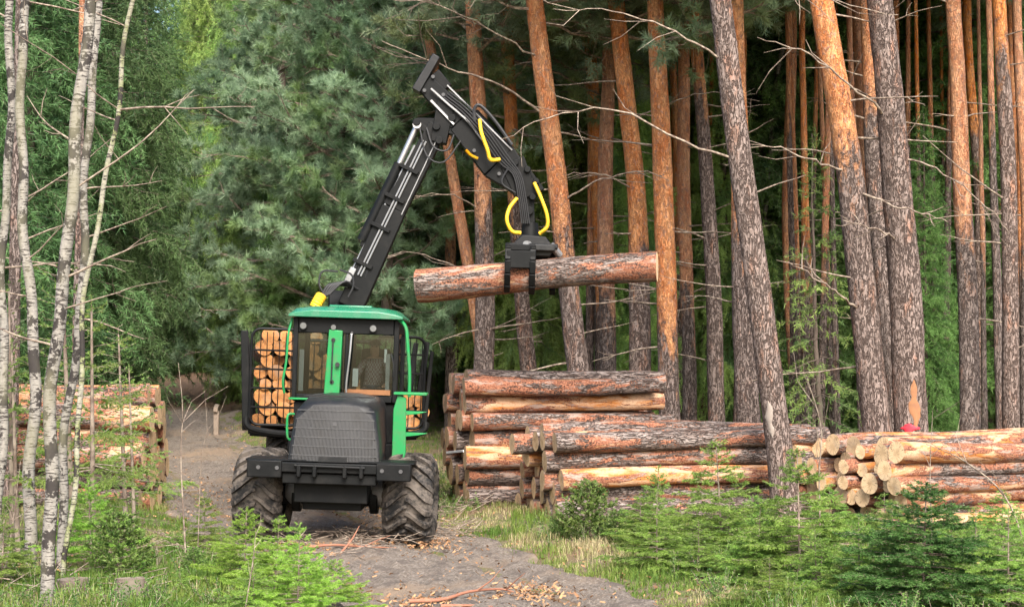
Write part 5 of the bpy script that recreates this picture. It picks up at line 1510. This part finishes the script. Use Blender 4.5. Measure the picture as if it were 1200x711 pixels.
# ------------------------------------------------------------------ small things
def stump(px, py, d, r, h, label, seed):
    x = px2x(px, d); me = log_mesh(h + .1, r * 1.25, r, seed, M['sprucebark'], M['oldend'], 20, 8, 2)
    o = link_mesh("tree_stump", me, None, (x, d, g(x, d) - 0.1), (0, R(-90), 0)); tag(o, label, "stump", "stumps on the left verge")
stump(88, 700, 17.4, 0.17, 0.17, "low cut stump right of the foot of the nearest birch", 1)
stump(157, 700, 17.2, 0.155, 0.22, "darker cut stump right of the other stump at the lower left", 2)
def stick(P, d, r, label, seed, cat="branch", tw=2):
    Q = [W(px, py, dd) for (px, py), dd in zip(P, d)]
    for q in Q: q.z = max(q.z, g(q.x, q.y)) if abs(q.z - g(q.x, q.y)) < .15 else g(q.x, q.y) + r + .02
    b = Q[0]; o = link_mesh("fallen_branch", dead_branch_mesh([q - b for q in curve_pts(Q, 12)], r, tw, seed), None, b); tag(o, label, cat)
stick([(275, 652), (230, 645), (180, 636)], [20.6, 21.0, 21.6], 0.025, "pale fallen branch lying on the left verge", 1)
M['redbark'] = paint_mat('red_brown_branch', (0.24, 0.10, 0.06), 0.8, (0.35, 0.22, 0.14), 0.5, scale=8)
def road_stick(x0, y0, pts, r, label, seed):
    Q = [Vector((x0 + a, y0 + b, g(x0 + a, y0 + b) + c)) for a, b, c in pts]; b = Q[0]
    o = link_mesh("fallen_branch", dead_branch_mesh([q - b for q in curve_pts(Q, 14)], r, 2, seed, M['redbark']), None, b); tag(o, label, "branch", "branches lying on the track")
road_stick(-1.10, 17.5, [(0, 0, .05), (.35, .05, .06), (.62, .35, .10), (.95, .65, .09), (1.12, .70, .05)], 0.026, "reddish curved branch lying on the track in the foreground", 3)
road_stick(-0.75, 17.15, [(0, 0, .05), (.3, .04, .05), (.55, -.02, .05)], 0.022, "short dark stick below the curved branch on the track", 4)
road_stick(-2.9, 22.3, [(0, 0, .06), (.4, .1, .10), (.9, .05, .08), (1.3, .2, .05)], 0.024, "broken stick on the track under the machine's bumper", 5)
road_stick(-2.3, 21.9, [(0, 0, .05), (.12, .25, .20), (.2, .5, .36)], 0.02, "orange splintered stick standing up under the machine's bumper", 6)
# wooden barrier by the road bend
bx, by = px2x(251, 45), 45.0
br = empty("wooden_barrier", (bx, by, g(bx, by))); tag(br, "small wooden barrier of posts and a rail beside the road bend", "barrier")
M['oldwood'] = paint_mat('weathered_wood', (0.22, 0.17, 0.13), 0.85, (0.12, 0.10, 0.08), 0.5, scale=8)
for x_, y_ in ((0.15, -0.4), (-0.22, 1.6)):
    m = MB(); m.bb(x_ - .07, x_ + .07, y_ - .07, y_ + .07, -0.2, 0.62); m.build("post", M['oldwood'], br, 0.01)
m = MB(); m.beam((0.15, -0.55, 0.66), (-0.24, 1.8, 0.70), (0.12, 0.12)); m.build("rail", M['oldwood'], br, 0.01)
# white tape on the ends of the tall stack
m = MB(); m.beam(W(523, 530, 27.9), W(543, 528, 27.1), (0.012, 0.035), side=(0, 1, 0)); o = m.build("marking_tape", M['white']); tag(o, "white tape stretched across the cut ends of the tall stack", "tape")

# ------------------------------------------------------------------ grass, undergrowth, chips
def vnoise(x, y, sc, seed):
    r_ = np.random.default_rng(seed); G = r_.random((64, 64)); u = (x / sc) % 63; v = (y / sc) % 63
    i, j = u.astype(int), v.astype(int); a, b = u - i, v - j; a = a * a * (3 - 2 * a); b = b * b * (3 - 2 * b)
    return G[i, j] * (1 - a) * (1 - b) + G[i + 1, j] * a * (1 - b) + G[i, j + 1] * (1 - a) * b + G[i + 1, j + 1] * a * b
def offroad(x, y): return np.abs(x - road_c(y)) - road_h(y)
def scatter(n, y0, y1, rng, p=1.0, lim=0.36):
    y = y0 + (y1 - y0) * rng.random(n) ** p; x = (rng.random(n) * 2 - 1) * (lim * y + 0.6)
    return x, y
def build_grass():
    rng = np.random.default_rng(9)
    x, y = scatter(30000, 13.5, 52, rng, 1.5)
    dr = offroad(x, y); nz = vnoise(x, y, 0.8, 1) * 0.6 + vnoise(x, y, 0.25, 2) * 0.4
    keep = (dr > -0.05 + 0.3 * (nz - .5)) & (nz > 0.30) & (rng.random(len(x)) < np.where(dr < 2.6, 1.0, 0.55))
    x, y, dr, nz = x[keep], y[keep], dr[keep], nz[keep]
    dry = vnoise(x, y, 1.1, 3)
    nb = 13
    X = np.repeat(x, nb) + rng.normal(0, .05, len(x) * nb); Y = np.repeat(y, nb) + rng.normal(0, .05, len(x) * nb)
    n = len(X); Z = gz(X, Y) - 0.01
    h = np.repeat(0.05 + 0.16 * (vnoise(x, y, 1.5, 4) ** 1.5) * np.clip(dr * 1.5 + .3, .25, 1), nb) * rng.uniform(.5, 1.4, n)
    az = rng.uniform(0, 2 * PI, n); ln = rng.uniform(.1, .8, n); w_ = rng.uniform(.003, .007, n)
    dx, dy = np.cos(az), np.sin(az); px_, py_ = -dy * w_, dx * w_
    V = np.empty((n, 5, 3))
    V[:, 0] = np.stack([X - px_, Y - py_, Z], 1); V[:, 1] = np.stack([X + px_, Y + py_, Z], 1)
    mx, my, mz = X + dx * h * ln * .35, Y + dy * h * ln * .35, Z + h * .6
    V[:, 2] = np.stack([mx + px_ * .8, my + py_ * .8, mz], 1); V[:, 3] = np.stack([mx - px_ * .8, my - py_ * .8, mz], 1)
    V[:, 4] = np.stack([X + dx * h * ln, Y + dy * h * ln, Z + h * (1 - .25 * ln)], 1)
    b = (np.arange(n) * 5)[:, None]
    t = np.clip(np.repeat(dry * 1.15 - .12, nb) + rng.normal(0, .16, n), 0, 1)
    o = link_mesh("grass", np_mesh("grass", V.reshape(-1, 3), [b + np.array([[0, 1, 2, 3]]), b + np.array([[3, 2, 4]])], [M['grass']], tint=np.repeat(t, 5)))
    tag(o, "short green and dry grass along both verges of the track", kind='stuff')
    # low leafy undergrowth
    x, y = scatter(2600, 13.5, 36, rng, 1.3); dr = offroad(x, y); nz = vnoise(x, y, 1.3, 7)
    k = (dr > 0.5) & (nz > 0.45); x, y, nz = x[k], y[k], nz[k]
    P0 = np.repeat(np.stack([x, y, gz(x, y)], 1), 5, 0); m_ = len(P0)
    P1 = P0 + np.stack([rng.normal(0, .10, m_), rng.normal(0, .10, m_), rng.uniform(.06, .30, m_)], 1)
    NV, NTi = needles(rng, P0, P1, 75, 0.035, 0.018, 60, rng.uniform(0, .8, m_))
    SV, SF = twig_tubes(P0, P1, 0.003, 0.002)
    o = link_mesh("undergrowth", foliage_mesh("undergrowth", NV, NTi, SV, SF, M['leaf'], M['dead'])); tag(o, "low leafy undergrowth covering the forest floor beside the track", kind='stuff')
    # bark chips and needle litter on the track and floor
    cx, cy = [], []
    for (ux, uy, sx, sy, n_) in ((-0.85, 17.7, .30, .35, 260), (0.15, 18.1, .28, .55, 380), (-2.6, 22.9, .6, .5, 450), (-1.1, 23.6, .25, .8, 350), (-5.6, 33, .9, 3.0, 600), (-2.0, 27, .5, 1.5, 350)):
        cx.append(rng.normal(ux, sx, n_)); cy.append(rng.normal(uy, sy, n_))
    xx, yy = scatter(9000, 13.5, 48, rng, 1.4); q = rng.random(len(xx)) < 0.75; cx.append(xx[q]); cy.append(yy[q])
    X, Y = np.concatenate(cx), np.concatenate(cy); n = len(X); Z = gz(X, Y) + 0.035
    l = rng.uniform(.008, .034, n); w_ = l * rng.uniform(.15, .5, n); a = rng.uniform(0, 2 * PI, n); tl = rng.uniform(-.02, .02, n)
    ax, ay = np.cos(a), np.sin(a)
    V = np.stack([np.stack([X + sx * ax * l - sy * ay * w_, Y + sx * ay * l + sy * ax * w_, Z + sx * tl + .006 * sy], 1) for sx, sy in ((-1, -1), (1, -1), (1, 1), (-1, 1))], 1).reshape(-1, 3)
    o = link_mesh("bark_chips", np_mesh("bark_chips", V, np.arange(n * 4).reshape(-1, 4), [M['chip']], tint=np.repeat(rng.random(n), 4))); tag(o, "orange bark chips and litter strewn on the track and verges", kind='stuff')
    # brush of thin sticks between the wheels and by the stacks
    P = []; Q = []
    for (ux, uy, sx, sy, n_) in ((-2.35, 23.6, .5, .6, 160), (-0.9, 24.6, .3, .6, 70), (5.4, 20.5, .7, .5, 130), (-4.6, 21.5, 1.2, .8, 120), (-1.3, 27.2, .5, .4, 60), (-5.6, 18.0, 1.2, 1.0, 110)):
        p = np.stack([rng.normal(ux, sx, n_), rng.normal(uy, sy, n_)], 1); a = rng.uniform(0, 2 * PI, n_); l = rng.uniform(.15, .55, n_)
        e = p + np.stack([np.cos(a), np.sin(a)], 1) * l[:, None]
        P.append(np.column_stack([p, gz(p[:, 0], p[:, 1]) + rng.uniform(.02, .16, n_)])); Q.append(np.column_stack([e, gz(e[:, 0], e[:, 1]) + rng.uniform(.02, .22, n_)]))
    SV, SF = twig_tubes(np.concatenate(P), np.concatenate(Q), 0.007, 0.004)
    o = link_mesh("brushwood", np_mesh("brushwood", SV, SF, [M['dead']])); tag(o, "thin dry brushwood lying between the wheels and beside the stacks", kind='stuff')
build_grass()

# ------------------------------------------------------------------ faint forest haze
HZ = 0.0
if HZ:
    m = MB(); m.bb(-156, 156, -46, 216, -1.6, 56)
    hm = bpy.data.materials.new("forest_haze"); hm.use_nodes = True; ht = hm.node_tree
    ht.nodes.remove(ht.nodes["Principled BSDF"])
    pv = ht.nodes.new("ShaderNodeVolumePrincipled"); pv.inputs['Color'].default_value = (0.86, 0.92, 0.88, 1); pv.inputs['Density'].default_value = HZ; pv.inputs['Anisotropy'].default_value = 0.0
    ht.links.new(pv.outputs[0], ht.nodes["Material Output"].inputs['Volume'])
    o = m.build("haze", hm, smooth=False); tag(o, "faint pale haze filling the forest air", kind='stuff')
